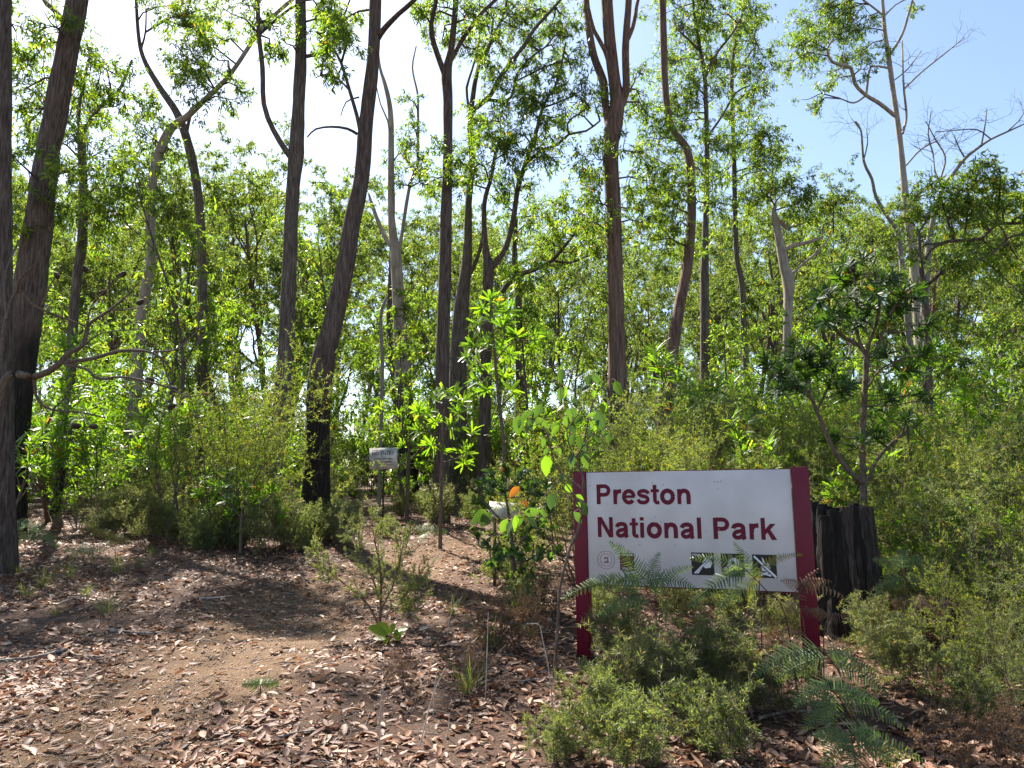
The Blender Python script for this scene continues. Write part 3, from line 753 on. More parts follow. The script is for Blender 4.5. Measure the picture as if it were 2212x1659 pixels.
LAND = [(-250, 'woods left of the track'), (10, 'gum beside the track'), (110, 'thick dark leaning gum'), (190, 'slim forked gum'), (300, 'pale bent gum'), (430, 'slender left-leaning gum'),
        (530, 'feathery yellow-green shrub'), (620, 'tall smooth grey gum'), (725, 'big swollen-kneed gum'), (860, 'cream gum with burnt butt'), (955, 'dark furrowed gum'), (1060, 'multi-armed bushy gum'),
        (1160, 'gum with a long level limb'), (1330, 'stout gum of upright arms'), (1470, 'kinked brown gum'), (1600, 'thin pale gum stem'), (1700, 'crooked swollen gum'), (1870, 'leafy dark banksia'),
        (1985, 'tall sparse gum'), (2140, 'leafy gum of bowed limbs'), (2400, 'thicket right of the sign')]
cells = []
for ring, (d0, d1, step) in enumerate([(24, 34, 4.9), (34, 50, 6.2), (50, 80, 8.6)]):
    yv = d0
    while yv < d1:
        half = (CX + 260) / F * yv
        xv = -half + RL.uniform(0, step)
        while xv < half:
            cells.append((xv + RL.uniform(-.35, .35) * step, yv + RL.uniform(-.4, .4) * step))
            xv += step
        yv += step
for i, (x, y) in enumerate(cells):
    px = CX + x / y * F
    ty = np.interp(px, TOPX, TOPY) + RL.uniform(-10, 75)
    H = (1040 - ty) / F * y + 1.5 - float(gz(x, y))
    k = RL.choice([0, 1, 2, 2, 3, 4, 5, 5]) if y < 50 else RL.choice([0, 2, 4, 5])
    s = H / 15.2 * RL.uniform(.94, 1.05)
    near = min(LAND, key=lambda q: abs(q[0] - px))
    lab = '%s %s behind the %s' % (FARNAME[k], 'close' if y < 30 else 'some way' if y < 40 else 'well' if y < 52 else 'far', near[1])
    FAR[k].put((x, y, float(gz(x, y))), RL.uniform(0, 6.28), s, lab, group='gum trees of the forest behind the clearing')

for px, y, ty, k, rz, lab in ((500, 27.0, 350, 2, 1.0, 'rounded dark-limbed gum rising highest behind the feathery yellow-green shrub'), (585, 28.5, 310, 5, 2.2, 'tall broad-crowned gum beside the tall smooth grey gum'), (545, 31.0, 340, 2, 4.0, 'bushy gum filling the gap left of the smooth grey gum')):
    x = (px - CX) / F * y
    FAR[k].put((x, y, float(gz(x, y))), rz, ((1040 - ty) / F * y + 1.5 - float(gz(x, y))) / 15.0, lab, group='gum trees of the forest behind the clearing')

# ------------------------------------------------------------------ shrubs: kinds
def rosette_leaves(mbl, pos, tg, n, L, W, open_=.9, tint=(.1, .95), curl=.15, prof=None, spread=.10):
    """n strap leaves round each stem end"""
    B = len(pos); N = B * n
    idx = np.repeat(np.arange(B), n)
    ax = tg[idx]
    rv = RS.normal(0, 1, (N, 3)); pp = unit(rv - (rv * ax).sum(1, keepdims=True) * ax)
    a = (open_ * RS.uniform(.55, 1.35, N))[:, None]
    d = ax * np.cos(a) + pp * np.sin(a)
    p = pos[idx] - ax * (RS.uniform(0, spread, N))[:, None]
    LL = RS.uniform(.7, 1.15, N) * L
    tt = np.clip(RS.uniform(*tint, N), 0, 1)
    tt[RS.random(N) < .012] = 1.0
    mbl.blades(p, d, ax + .15 * RS.normal(0, 1, (N, 3)), LL, W * RS.uniform(.8, 1.2, N), prof, tt, curl=curl, fold=.1)


SAW = [(t, (1.0 if i % 2 == 0 else .5) * (1 - .55 * abs(2 * t - 1.15) ** 2)) for i, t in enumerate(np.linspace(.10, .94, 11))]
SAWLITE = [(t, (1.0 if i % 2 == 0 else .55) * (1 - .5 * abs(2 * t - 1.15) ** 2)) for i, t in enumerate(np.linspace(.14, .92, 7))]
OVAL = [(.12, .5), (.3, .95), (.55, .9), (.8, .5)]
STRAP = [(.1, .6), (.45, 1.0), (.8, .7)]


def banksia_shrub(name, label, h, stems, forks, n, L=.17, W=.032, mat='banksia', prof=SAWLITE, open_=.95):
    t = thing(name, label, 'shrub')
    ms, ml = MB(), MB()
    st = RS.normal(0, .06, (stems, 3)) * [1, 1, 0] + [0, 0, -.06]
    P = build(st, RS.normal(0, .3, (stems, 3)) * [1, 1, 0] + [0, 0, 1.], h * RS.uniform(.55, 1.0, stems), .1, .12)
    R = (np.linspace(.017, .008, 6) * h ** .5)[None] * np.ones((stems, 1))
    Q, QR = sprout(P, R, forks, .25, .55, h * .38, .16, .16, rf=.7)
    Q2, R2 = sprout(Q, QR, 2, .3, .6, h * .2, .14, .18, rf=.8)
    for q, r in ((P, R), (Q, QR), (Q2, R2)): ms.tubes(q, np.maximum(r, .003), 5)
    E = np.concatenate([P, Q, Q2])
    rosette_leaves(ml, E[:, -1], unit(E[:, -1] - E[:, -2]), n, L, W, open_, prof=prof)
    pm, tm = along(E, n // 2, .35, .95)
    rosette_leaves(ml, pm, tm, 1, L, W, 1.15, prof=prof, spread=.01)
    link('stems', ms.mesh(name + '_stems', M['bark_shrub'], smooth=True), t)['kind'] = 'stuff'
    link('foliage', ml.mesh(name + '_foliage', M[mat]), t)['kind'] = 'stuff'
    return t


def fine_shrub(name, label, h, stems, spread, leaf, per, mat, c=(5, 5, 3), thin=.2, droop=0., cat='shrub', r=.010, up=.06, flat=1.0):
    t = thing(name, label, cat)
    ms, ml = MB(), MB()
    st = RS.normal(0, .05, (stems, 3)) * [1, 1, 0] + [0, 0, -.05]
    P = build(st, RS.normal(0, spread, (stems, 3)) * [1, 1, 0] + [0, 0, 1.], h * RS.uniform(.6, 1.0, stems), up, .14)
    R = (np.linspace(r, r * .4, 6))[None] * np.ones((stems, 1))
    Q1, R1 = sprout(P, R, c[0], .2, .7, h * .42, up, .2)
    Q2, R2 = sprout(Q1, R1, c[1], .15, .7, h * .21, up * .7 - droop, .22)
    Q3, R3 = sprout(Q2, R2, c[2], .1, .7, h * .11, -droop, .22)
    for q, rr, s in ((P, R, 5), (Q1, R1, 4), (Q2, R2, 3), (Q3, R3, 3)): ms.tubes(q, np.maximum(rr, .0012), s)
    for Q, k in ((Q3, per), (Q2, per // 2)):
        pos, tg = along(Q, k, .05, 1.0)
        N = len(pos)
        if N == 0: continue
        d = tg * .75 + .75 * RS.normal(0, 1, (N, 3))
        LL = RS.uniform(.7, 1.3, N) * leaf
        br = np.repeat(RS.uniform(-.25, .25, len(Q)), k)
        tt = np.clip(RS.uniform(.05, .9, N) + br, 0, .97); tt[RS.random(N) < .025] = 1
        ml.leaves(pos, d, LL, LL * thin, tt, fold=.15)
    link('stems', ms.mesh(name + '_stems', M['bark_shrub'], smooth=True), t)['kind'] = 'stuff'
    link('foliage', ml.mesh(name + '_foliage', M[mat]), t)['kind'] = 'stuff'
    return t


def sedge_tuft(name, label, h, n):
    t = thing(name, label, 'sedge')
    ml = MB()
    a = RS.uniform(0, 6.28, n)
    d = np.stack([np.cos(a) * RS.uniform(.1, .8, n), np.sin(a) * RS.uniform(.1, .8, n), np.ones(n)], 1)
    ml.blades(RS.normal(0, .02, (n, 3)) * [1, 1, 0] + [0, 0, -.01], d, np.array([0, 0, 1.]) + RS.normal(0, .2, (n, 3)), RS.uniform(.5, 1.1, n) * h, .0045, STRAP, RS.uniform(0, 1, n), curl=RS.uniform(.1, .6, n))
    link('blades', ml.mesh(name + '_blades', M['sedge']), t)['kind'] = 'stuff'
    return t


BK = [Kind(banksia_shrub('banksia_shrub', 'x', 1.5, 4, 3, 11)), Kind(banksia_shrub('banksia_shrub', 'x', 1.9, 3, 4, 11, L=.2)),
      Kind(banksia_shrub('banksia_shrub', 'x', 1.1, 5, 3, 12, L=.15)), Kind(banksia_shrub('banksia_shrub', 'x', 2.2, 2, 4, 12, L=.18))]
BR = [Kind(fine_shrub('leafy_shrub', 'x', 1.5, 6, .4, .05, 9, 'broad', c=(5, 4, 3), thin=.5)), Kind(fine_shrub('leafy_shrub', 'x', 1.0, 7, .5, .045, 9, 'broad', c=(5, 4, 3), thin=.5)),
      Kind(fine_shrub('leafy_shrub', 'x', 2.0, 5, .35, .06, 10, 'broad', c=(6, 4, 3), thin=.45))]
FN = [Kind(fine_shrub('feathery_shrub', 'x', 1.6, 8, .35, .028, 26, 'fine', c=(6, 5, 3), thin=.17)), Kind(fine_shrub('feathery_shrub', 'x', 1.2, 9, .5, .026, 26, 'fine', c=(5, 5, 3), thin=.17)),
      Kind(fine_shrub('feathery_shrub', 'x', 1.4, 8, .45, .024, 28, 'fine_grey', c=(5, 5, 3), thin=.17))]
LOW = [Kind(fine_shrub('low_shrub', 'x', .5, 8, .5, .036, 11, 'wispy', c=(5, 4, 3), thin=.11, r=.003, up=.12)), Kind(fine_shrub('low_shrub', 'x', .38, 9, .7, .026, 12, 'fine_grey', c=(5, 4, 3), thin=.15, r=.0035))]
SG = [Kind(sedge_tuft('sedge_tuft', 'x', .30, 46)), Kind(sedge_tuft('sedge_tuft', 'x', .22, 36))]


def gp(x, y): return (x, y, float(gz(x, y)))


def gpx(px, d):
    x = (px - CX) / F * d
    return gp(x, d)


SPOT = [(-9.5, 'left of the slim forked gum'), (-7.2, 'round the pale bent gum'), (-5.0, 'by the tall smooth grey gum'), (-3.2, 'round the big swollen-kneed gum'), (-1.4, 'by the dark furrowed gum'),
        (.4, 'near the multi-armed bushy gum'), (2.2, 'behind the park sign'), (4.0, 'round the stout gum of upright arms'), (6.0, 'by the thin pale gum stem'), (8.5, 'behind the dark banksia'), (12, 'deep in the thicket right of the sign')]


def spot(x, y):
    return min(SPOT, key=lambda q: abs(q[0] - x * 14. / max(y, 10)))[1]


RL = random.Random(21)
nput = 0
KN = {'b': ('saw-leaved banksia shrub', 'banksia shrubs of the understorey'), 'r': ('leafy green shrub', 'leafy shrubs of the understorey'), 'f': ('feathery fine-leaved shrub', 'feathery shrubs of the understorey')}
ADJ = {'b': ['bushy', 'tall long-leaved', 'low', 'slender'], 'r': ['rounded', 'small', 'tall'], 'f': ['upright', 'spreading', 'greyish']}


def put_shrub(k, i, x, y, s, extra=None):
    lst = {'b': BK, 'r': BR, 'f': FN}[k]
    how = 'at the front' if y < 13 else '' if y < 18 else 'set back' if y < 24 else 'far back'
    lab = extra or ' '.join(('%s %s %s %s' % (ADJ[k][i], KN[k][0], how, spot(x, y))).split())
    return lst[i].put(gp(x, y), RL.uniform(0, 6.28), s, lab, KN[k][1])


yv = 11.2
while yv < 34:
    step = 1.12 + (yv - 11) * .05
    half = (CX + 150) / F * yv
    xv = -half + RL.uniform(0, step)
    while xv < half:
        x = xv + RL.uniform(-.45, .45) * step; y = yv + RL.uniform(-.45, .45) * step
        px = CX + x / y * F
        xv += step
        if pathdist(np.array([x]), np.array([y]))[0] < 1.5 and y < 15: continue
        if 690 < px < 1050 and y < 15.6: continue
        if y < 13 and px < 1000 and RL.random() < .75: continue
        if y < 19 and px < 1050 and RL.random() < .28: continue
        q = RL.random()
        k = 'f' if (px > 1150 and q < .45) or (px <= 1150 and q < .2) else 'b' if q < .72 else 'r'
        i = RL.randrange(len({'b': BK, 'r': BR, 'f': FN}[k]))
        s = RL.uniform(.85, 1.45) * (1.1 if px < 1100 else 1.15)
        if y > 20: s *= 1.15
        if y < 14 and px < 1050: s *= .75
        put_shrub(k, i, x, y, s)
        nput += 1
    yv += step
print('understorey shrubs', nput)


def young_gum(name, label, H):
    t = thing(name, label, 'tree')
    mt, ml = MB(), MB()
    pts = [np.array([0, 0, -.2])]; d = np.array([RS.normal(0, .12), RS.normal(0, .12), 1.])
    for k in range(6):
        d = unit(d + RS.normal(0, .1, 3) * [1, 1, .2] + np.array([0, 0, .08])); pts.append(pts[-1] + d * H / 6)
    P, R = spline(pts, np.linspace(.055, .012, 7), .3)
    mt.tubes(P, R, 8, rough=.03)
    sel = np.linspace(0, len(P) - 1, 8).astype(int)
    B, BR_ = sprout(P[None, sel], R[None, sel], 14, .25, .85, H * .22, .12, .2, rf=.5)
    mt.tubes(B, BR_, 5)
    C, CR = sprout(B, BR_, 4, .3, .8, H * .11, .03, .25)
    mt.tubes(C, np.maximum(CR, .003), 4)
    D, DR = sprout(C, CR, 3, .3, .8, H * .06, -.05, .28)
    gum_leaves(ml, D, 12, L=(.09, .16), wr=.28); gum_leaves(ml, C, 8, L=(.09, .16), wr=.28)
    link('trunk', mt.mesh(name + '_trunk', M['bark'], smooth=True), t)
    link('crown', ml.mesh(name + '_crown', M['gum']), t)
    return t


YG = [Kind(young_gum('young_gum', 'x', 5.0)), Kind(young_gum('young_gum', 'x', 6.5)), Kind(young_gum('young_gum', 'x', 4.0))]
YN = ['young leafy gum', 'tall young gum', 'short bushy young gum']
RL = random.Random(77)
for yv in np.arange(17.5, 46, 2.6):
    half = (CX + 150) / F * yv
    step = 3.0 + (yv - 17) * .09
    for xv in np.arange(-half, half, step):
        x = xv + RL.uniform(-.5, .5) * step; y = yv + RL.uniform(-1.3, 1.3)
        k = RL.randrange(3)
        near = min(LAND, key=lambda q: abs(q[0] - (CX + x / y * F)))
        YG[k].put(gp(x, y), RL.uniform(0, 6.28), RL.uniform(.7, 1.2), '%s %s behind the %s' % (YN[k], 'just' if y < 22 else 'some way' if y < 30 else 'well' if y < 38 else 'far', near[1]), 'young gums of the middle storey')


# ------------------------------------------------------------------ banksias with traced stems
def hero_banksia(name, label, d, main, limbs, tufts, L=.17, W=.033, n=20, mat='banksia', spikes=(), drift=.45, cat='tree', bark=None, prof=SAW, tint=(.05, .9), more=0):
    pts = [at(x, y, d) for x, y, w in main]
    g = float(gz(pts[0][0], pts[0][1]))
    rad = [w * .5 * d / F for x, y, w in main]
    if pts[0][2] > g:
        pts = [np.array([pts[0][0], pts[0][1], g - .08])] + pts; rad = [rad[0] * 1.15] + rad
    base = np.array([pts[0][0], pts[0][1], g])
    t = thing(name, label, cat, base)
    ms, mw, ml = MB(), MB(), MB()
    P, R = spline(pts, rad, .06)
    ms.tubes(P, R, 9, rough=.04)
    sk = [P]
    for li in limbs:
        dr = RS.uniform(-1, 1) * drift
        lp = [at(x, y, d + dr * i / max(1, len(li) - 1)) for i, (x, y, w) in enumerate(li)]
        LP, LR = spline(lp, [w * .5 * d / F for x, y, w in li], .06)
        ms.tubes(LP, LR, 7, rough=.03); sk.append(LP)
    S = np.concatenate(sk)
    ends = []; tgs = []
    for x, y in list(tufts) + [(a_ + RS.uniform(-28, 28), b_ + RS.uniform(-22, 22)) for a_, b_ in tufts for _ in range(more)]:
        c = at(x, y, d + RS.uniform(-1, 1) * drift)
        dist = np.linalg.norm(S - c, axis=1) + .8 * np.maximum(S[:, 2] - c[2], 0)
        a = S[np.argmin(dist)]
        Q = np.array([a, a * .75 + c * .25 + [0, 0, -.01], a * .5 + c * .5 + [0, 0, -.015], a * .25 + c * .75 + [0, 0, -.005], c, c + unit(c - a + np.array([0, 0, .1])) * .03])[None]
        mw.tubes(Q, np.linspace(.007, .004, 6)[None], 5)
        ends.append(c); tgs.append(unit(c - a + np.array([0, 0, .12])))
        m, tm = along(Q, 5, .5, .95)
        rosette_leaves(ml, m, tm, 1, L, W, 1.1, prof=prof, spread=.01, tint=tint)
    if ends: rosette_leaves(ml, np.array(ends), np.array(tgs), n, L, W, 1.0, prof=prof, tint=tint)
    link('trunk', ms.mesh(name + '_trunk', bark or M['bark_shrub'], base, True), t)
    if mw.n: link('twigs', mw.mesh(name + '_twigs', M['bark_shrub'], base, True), t)['kind'] = 'stuff'
    if ml.n: link('foliage', ml.mesh(name + '_foliage', M[mat], base), t)['kind'] = 'stuff'
    for (x, y, ln, r, kind, ang) in spikes:
        m = MB(); c = at(x, y, d)
        dirv = np.array([math.sin(ang), 0.1, math.cos(ang)]); dirv = dirv / np.linalg.norm(dirv)
        q = np.array([c + dirv * ln * (k / 7.) for k in range(8)])
        rr = r * np.array([.35, .8, 1., 1., .98, .9, .7, .25])
        m.tubes(q[None], rr[None], 10, rough=.14, cap=True)
        link('flower_spike' if kind == 'cone_gold' else 'seed_cone', m.mesh('spike', M[kind], base), t)
    return t


hero_banksia('banksia_tree', 'dark leafy banksia growing behind the burnt stump, branches whorled at mid height', 7.4,
             [(1868, 1130, 16), (1864, 1020, 14), (1863, 946, 12), (1868, 854, 12), (1871, 790, 13), (1872, 765, 15)],
             [[(1868, 772, 9), (1857, 748, 9), (1813, 722, 8), (1794, 682, 7), (1790, 640, 6)], [(1870, 765, 8), (1853, 726, 7), (1851, 652, 7), (1843, 590, 5)],
              [(1872, 762, 8), (1880, 737, 7), (1897, 682, 7), (1901, 612, 5)], [(1874, 772, 8), (1890, 763, 8), (1908, 715, 7), (1919, 685, 7), (1945, 645, 5)],
              [(1864, 1046, 9), (1846, 1031, 10), (1805, 979, 10), (1765, 891, 8), (1750, 858, 7), (1706, 832, 5)], [(1765, 888, 6), (1791, 832, 5)],
              [(1750, 858, 5), (1748, 815, 4), (1740, 780, 4)], [(1866, 1046, 9), (1879, 1027, 9), (1901, 983, 9), (1956, 932, 8)], [(1868, 850, 4), (1900, 800, 4), (1960, 770, 3)]],
             [(1790, 625), (1770, 650), (1810, 600), (1843, 600), (1830, 640), (1862, 560), (1820, 570), (1901, 590), (1890, 630), (1925, 600), (1945, 635), (1965, 660), (1930, 670), (1880, 660), (1860, 690), (1800, 680), (1775, 690), (1900, 700), (1960, 620), (1985, 640), (1840, 700),
              (1706, 830), (1690, 800), (1720, 790), (1740, 765), (1760, 800), (1791, 825), (1775, 780), (1680, 840), (1670, 790), (1715, 760), (1730, 820), (1800, 790), (1650, 770),
              (1960, 770), (1990, 760), (1940, 790), (1930, 850), (1985, 850), (1975, 800), (1900, 880), (1960, 900), (1840, 960), (1890, 930), (1800, 940), (2010, 700), (1830, 830), (1910, 760)],
             L=.13, W=.03, n=24, spikes=[(1843, 588, .17, .033, 'cone', .05), (1791, 655, .16, .012, 'cone_gold', -.1), (1899, 640, .14, .012, 'cone_gold', .05)], tint=(0, .6), more=1, mat='banksia_dark')
hero_banksia('banksia_sapling', 'upright banksia sapling with tiers of saw-edged leaves behind the small tilted sign', 10.5,
             [(1090, 1060, 8), (1088, 960, 8), (1076, 850, 7), (1068, 760, 7), (1062, 690, 5), (1060, 655, 4)],
             [[(1074, 830, 4), (1040, 790, 3), (1020, 770, 3)], [(1070, 780, 4), (1100, 745, 3), (1125, 735, 3)], [(1066, 730, 4), (1035, 705, 3)], [(1080, 880, 4), (1110, 850, 3)]],
             [(1060, 648), (1080, 660), (1040, 665), (1100, 670), (1030, 700), (1060, 690), (1090, 700), (1115, 720), (1020, 745), (1050, 740), (1080, 750), (1005, 770), (1035, 790), (1100, 765), (1060, 800), (1025, 820), (1090, 810), (1050, 840), (1110, 840), (1160, 720), (1150, 745), (1180, 730)], L=.2, W=.04, n=13)
hero_banksia('banksia_shrub', 'bright backlit banksia with flat rosettes in front of the dark furrowed gum', 11.5,
             [(952, 1100, 8), (954, 1020, 8), (957, 940, 7), (960, 880, 5)], [[(957, 945, 4), (975, 905, 4), (1000, 880, 3)], [(956, 960, 4), (925, 930, 4), (905, 900, 3)], [(955, 1000, 4), (990, 990, 3), (1010, 985, 3)]],
             [(960, 845), (980, 850), (940, 858), (1000, 868), (990, 890), (925, 890), (905, 885), (940, 910), (975, 920), (1010, 975), (1000, 1000), (930, 960), (960, 970), (1020, 930), (900, 930)], L=.2, W=.038, n=13, tint=(.4, .95))
hero_banksia('banksia_shrub', 'lush banksia massed behind the no entry sign', 15.2,
             [(880, 1080, 8), (882, 1000, 8), (886, 940, 6)], [[(882, 1010, 5), (850, 970, 4), (840, 930, 3)], [(882, 1000, 5), (915, 960, 4), (930, 930, 3)], [(884, 970, 5), (870, 930, 4), (872, 900, 3)]],
             [(840, 905), (860, 890), (880, 880), (905, 885), (925, 900), (830, 935), (855, 930), (880, 920), (905, 925), (935, 930), (845, 960), (870, 960), (900, 960), (930, 965), (860, 1000), (900, 1000), (925, 1010), (880, 1040), (845, 1030), (910, 1040), (820, 880), (890, 850)], L=.2, W=.04, n=14, tint=(.4, .95))
hero_banksia('banksia_shrub', 'banksia bush at the foot of the big swollen-kneed gum', 11.0,
             [(520, 1180, 7), (522, 1120, 7), (528, 1070, 5)], [[(522, 1120, 4), (490, 1080, 3), (470, 1060, 3)], [(522, 1120, 4), (560, 1090, 3), (590, 1070, 3)]],
             [(470, 1050), (500, 1045), (530, 1050), (560, 1060), (590, 1060), (485, 1080), (515, 1080), (545, 1085), (575, 1090), (600, 1085), (500, 1110), (540, 1115), (570, 1120), (460, 1090), (610, 1110), (530, 1020), (490, 1015)], L=.17, W=.034, n=13, tint=(.1, .8))

hero_banksia('holly_shrub', 'blue-green broad-leaved shrub wrapped round the small cream sign', 7.6,
             [(1110, 1290, 9), (1108, 1200, 8), (1100, 1120, 6), (1090, 1060, 4)], [[(1108, 1190, 5), (1150, 1140, 4), (1180, 1090, 3)], [(1105, 1150, 5), (1060, 1100, 4), (1035, 1070, 3)], [(1108, 1210, 5), (1070, 1190, 4), (1035, 1180, 3)], [(1110, 1220, 5), (1160, 1200, 4), (1195, 1170, 3)]],
             [(1035, 1040), (1060, 1030), (1085, 1035), (1110, 1045), (1040, 1075), (1140, 1050), (1165, 1065), (1180, 1040), (1150, 1090), (1185, 1090), (1025, 1110), (1030, 1150), (1050, 1170), (1080, 1180), (1110, 1175), (1140, 1160), (1165, 1150), (1195, 1140), (1100, 1140), (1130, 1130), (1060, 1060), (1120, 1200), (1160, 1200), (1060, 1215), (1100, 1230), (1150, 1240), (1190, 1200), (1090, 1010), (1130, 1015)],
             L=.075, W=.034, n=15, mat='sapling', prof=[(.15, .7), (.35, 1.0), (.6, .85), (.8, .6)], tint=(0, .93), more=1, cat='shrub')

# the bare old banksia whose branch reaches in from the left
hero_banksia('bare_banksia', 'leafless banksia branch with dark seed cones reaching out beside the track', 8.9,
             [(-26, 1190, 26), (-22, 1050, 24), (-10, 900, 20), (18, 812, 17), (74, 814, 15), (121, 792, 13), (147, 763, 11), (176, 748, 10), (187, 718, 9), (192, 700, 7), (235, 671, 6), (272, 641, 4), (301, 608, 3)],
             [[(136, 783, 8), (202, 774, 9), (257, 759, 8), (316, 759, 6), (353, 777, 5), (375, 807, 3)], [(140, 788, 6), (184, 796, 6), (213, 818, 6), (257, 814, 5), (305, 821, 5), (360, 836, 4), (404, 856, 3), (441, 851, 2)],
              [(-8, 880, 10), (10, 700, 8), (37, 630, 6), (74, 660, 6), (125, 682, 5), (184, 704, 4)], [(37, 632, 5), (45, 600, 4), (90, 560, 3)], [(186, 712, 4), (198, 660, 3), (221, 634, 3), (265, 593, 2)],
              [(330, 760, 4), (380, 755, 4), (410, 730, 3), (446, 701, 2)], [(74, 815, 8), (80, 860, 6), (110, 884, 5), (176, 891, 4), (228, 903, 3)], [(350, 776, 4), (372, 850, 3), (366, 875, 2)], [(235, 671, 4), (280, 668, 3), (325, 660, 2)],
              [(15, 690, 6), (10, 600, 5), (40, 520, 3)], [(90, 660, 4), (112, 610, 3), (130, 585, 2)], [(176, 750, 4), (220, 720, 3), (290, 712, 2)], [(176, 890, 3), (190, 915, 2), (205, 919, 2)]],
             [], spikes=[(126, 602, .10, .033, 'cone', -.5), (258, 597, .10, .036, 'cone', .9), (216, 638, .09, .032, 'cone', .7), (312, 822, .12, .038, 'cone', 1.5), (368, 838, .10, .036, 'cone', 2.0), (362, 881, .10, .036, 'cone', 1.2),
                         (155, 921, .11, .036, 'cone', 1.5), (192, 921, .11, .036, 'cone', 1.6), (295, 657, .10, .034, 'cone', 1.0), (178, 575, .10, .036, 'cone', 2.2), (441, 851, .06, .02, 'cone_gold', 1.6)],
             bark=M['bark_shrub'], drift=.5, cat='branch')

# ------------------------------------------------------------------ feathery shrubs placed one by one
HF = Kind(fine_shrub('feathery_shrub', 'tall feathery yellow-green shrub glowing between the slender gum and the smooth grey gum', 2.5, 9, .26, .035, 34, 'fine', c=(6, 6, 3), thin=.16))
HF.put(gpx(500, 11.6), .3, 1.2)
HG = 'feathery shrubs round the park sign'
for i, (px, d, k, s, lab) in enumerate([
        (1250, 8.6, 0, 1.0, 'yellow-green feathery shrub behind the left post of the park sign'), (1400, 8.3, 1, 1.25, 'broad feathery shrub right behind the middle of the park sign'),
        (1500, 9.4, 0, 1.15, 'tall feathery shrub a little behind the park sign'), (1590, 8.2, 2, 1.0, 'greyish feathery shrub behind the right half of the park sign'),
        (1690, 8.8, 1, 1.2, 'feathery shrub between the park sign and the dark banksia'), (1330, 10.0, 0, 1.15, 'feathery shrub between the park sign and the stout gum'),
        (1150, 9.8, 1, 1.0, 'feathery shrub beside the small tilted sign'), (1960, 7.4, 0, 1.0, 'upright feathery shrub to the right of the dark banksia'),
        (2080, 7.8, 2, 1.25, 'tall greyish shrub deep in the right-hand thicket'), (2190, 7.0, 0, 1.15, 'tall feathery shrub at the far end of the right-hand thicket'),
        (2070, 6.3, 2, .8, 'greyish feathery shrub just right of the burnt stump'), (2130, 5.6, 1, .95, 'sunlit feathery shrub at the front of the right-hand thicket'),
        (2250, 5.3, 2, 1.0, 'greyish shrub at the outer front of the right-hand thicket'), (2060, 5.0, 1, .62, 'small feathery shrub in front of the thicket by the bracken'),
        (1830, 9.0, 2, 1.1, 'greyish feathery shrub behind the dark banksia'), (2330, 6.4, 0, 1.2, 'feathery shrub at the road edge of the thicket'),
        (2170, 4.5, 2, .5, 'low greyish shrub at the right-hand road edge'), (1760, 10.5, 0, 1.2, 'yellow-green shrub well behind the burnt stump')]):
    FN[k].put(gpx(px, d), .7 * i, s, lab, HG)
for k, i, px, d, sc_, lab in (('b', 1, 2005, 9.6, 1.25, 'tall banksia shrub behind the tall feathery shrubs of the right-hand thicket'), ('b', 0, 2130, 9.0, 1.4, 'broad banksia shrub at the back of the right-hand thicket'), ('b', 2, 1940, 8.6, 1.3, 'low banksia shrub beside the dark leafy banksia'),
                              ('r', 0, 2060, 6.9, .8, 'rounded leafy shrub inside the right-hand thicket'), ('r', 2, 2200, 8.6, 1.0, 'tall leafy shrub at the outer back of the right-hand thicket'), ('b', 3, 1720, 9.6, 1.1, 'slender banksia shrub between the sign and the dark banksia'), ('r', 1, 1480, 8.9, 1.1, 'small leafy shrub among the feathery ones behind the sign')):
    put_shrub(k, i, (px - CX) / F * d, d, sc_, lab)
LG = 'low shrubs on the litter'
for i, (px, py, k, s, lab) in enumerate([
        (1330, 1440, 0, .95, 'low wispy shrub under the left half of the park sign'), (1500, 1470, 1, 1.15, 'low green shrub under the middle of the park sign'),
        (1600, 1540, 0, 1.2, 'wispy pale green shrub in front of the park sign'), (1430, 1560, 0, 1.1, 'wispy low shrub in front of the tall bracken'),
        (1290, 1590, 1, 1.0, 'small dense shrub on the litter left of the wispy shrubs'), (1560, 1640, 1, 1.1, 'dense low shrub at the verge below the park sign'),
        (1390, 1660, 1, 1.05, 'dark low shrub at the verge by the dry stalks'), (1680, 1400, 0, .8, 'wispy shrub at the foot of the right post'),
        (1880, 1420, 0, .95, 'pale wispy shrub between the stump and the bracken'), (1960, 1500, 0, 1.0, 'straw-tinged low shrub right of the bracken'),
        (2080, 1560, 1, 1.0, 'low shrub on the litter at the right-hand verge'), (2180, 1480, 0, 1.1, 'low wispy shrub in front of the right-hand thicket'),
        (1310, 1340, 1, .8, 'low shrub by the left post of the park sign'), (1450, 1345, 0, .9, 'low shrub behind the bracken under the park sign'), (1590, 1340, 1, .9, 'low shrub below the pictogram squares of the sign'),
        (1130, 1330, 1, 1.1, 'dense green shrub between the track and the park sign'), (1080, 1260, 1, 1.2, 'low bright shrub beside the far end of the track'),
        (1700, 1560, 0, .9, 'pale wispy shrub left of the bracken clump'), (1200, 1650, 1, .7, 'tiny low shrub among the dry stalks'), (1955, 1345, 1, .9, 'low shrub at the foot of the burnt stump'), (1790, 1340, 1, .7, 'low sprig between the right post and the stump')]):
    LOW[k].put(ghit(px, py), .9 * i, s, lab, LG)
RL = random.Random(4)
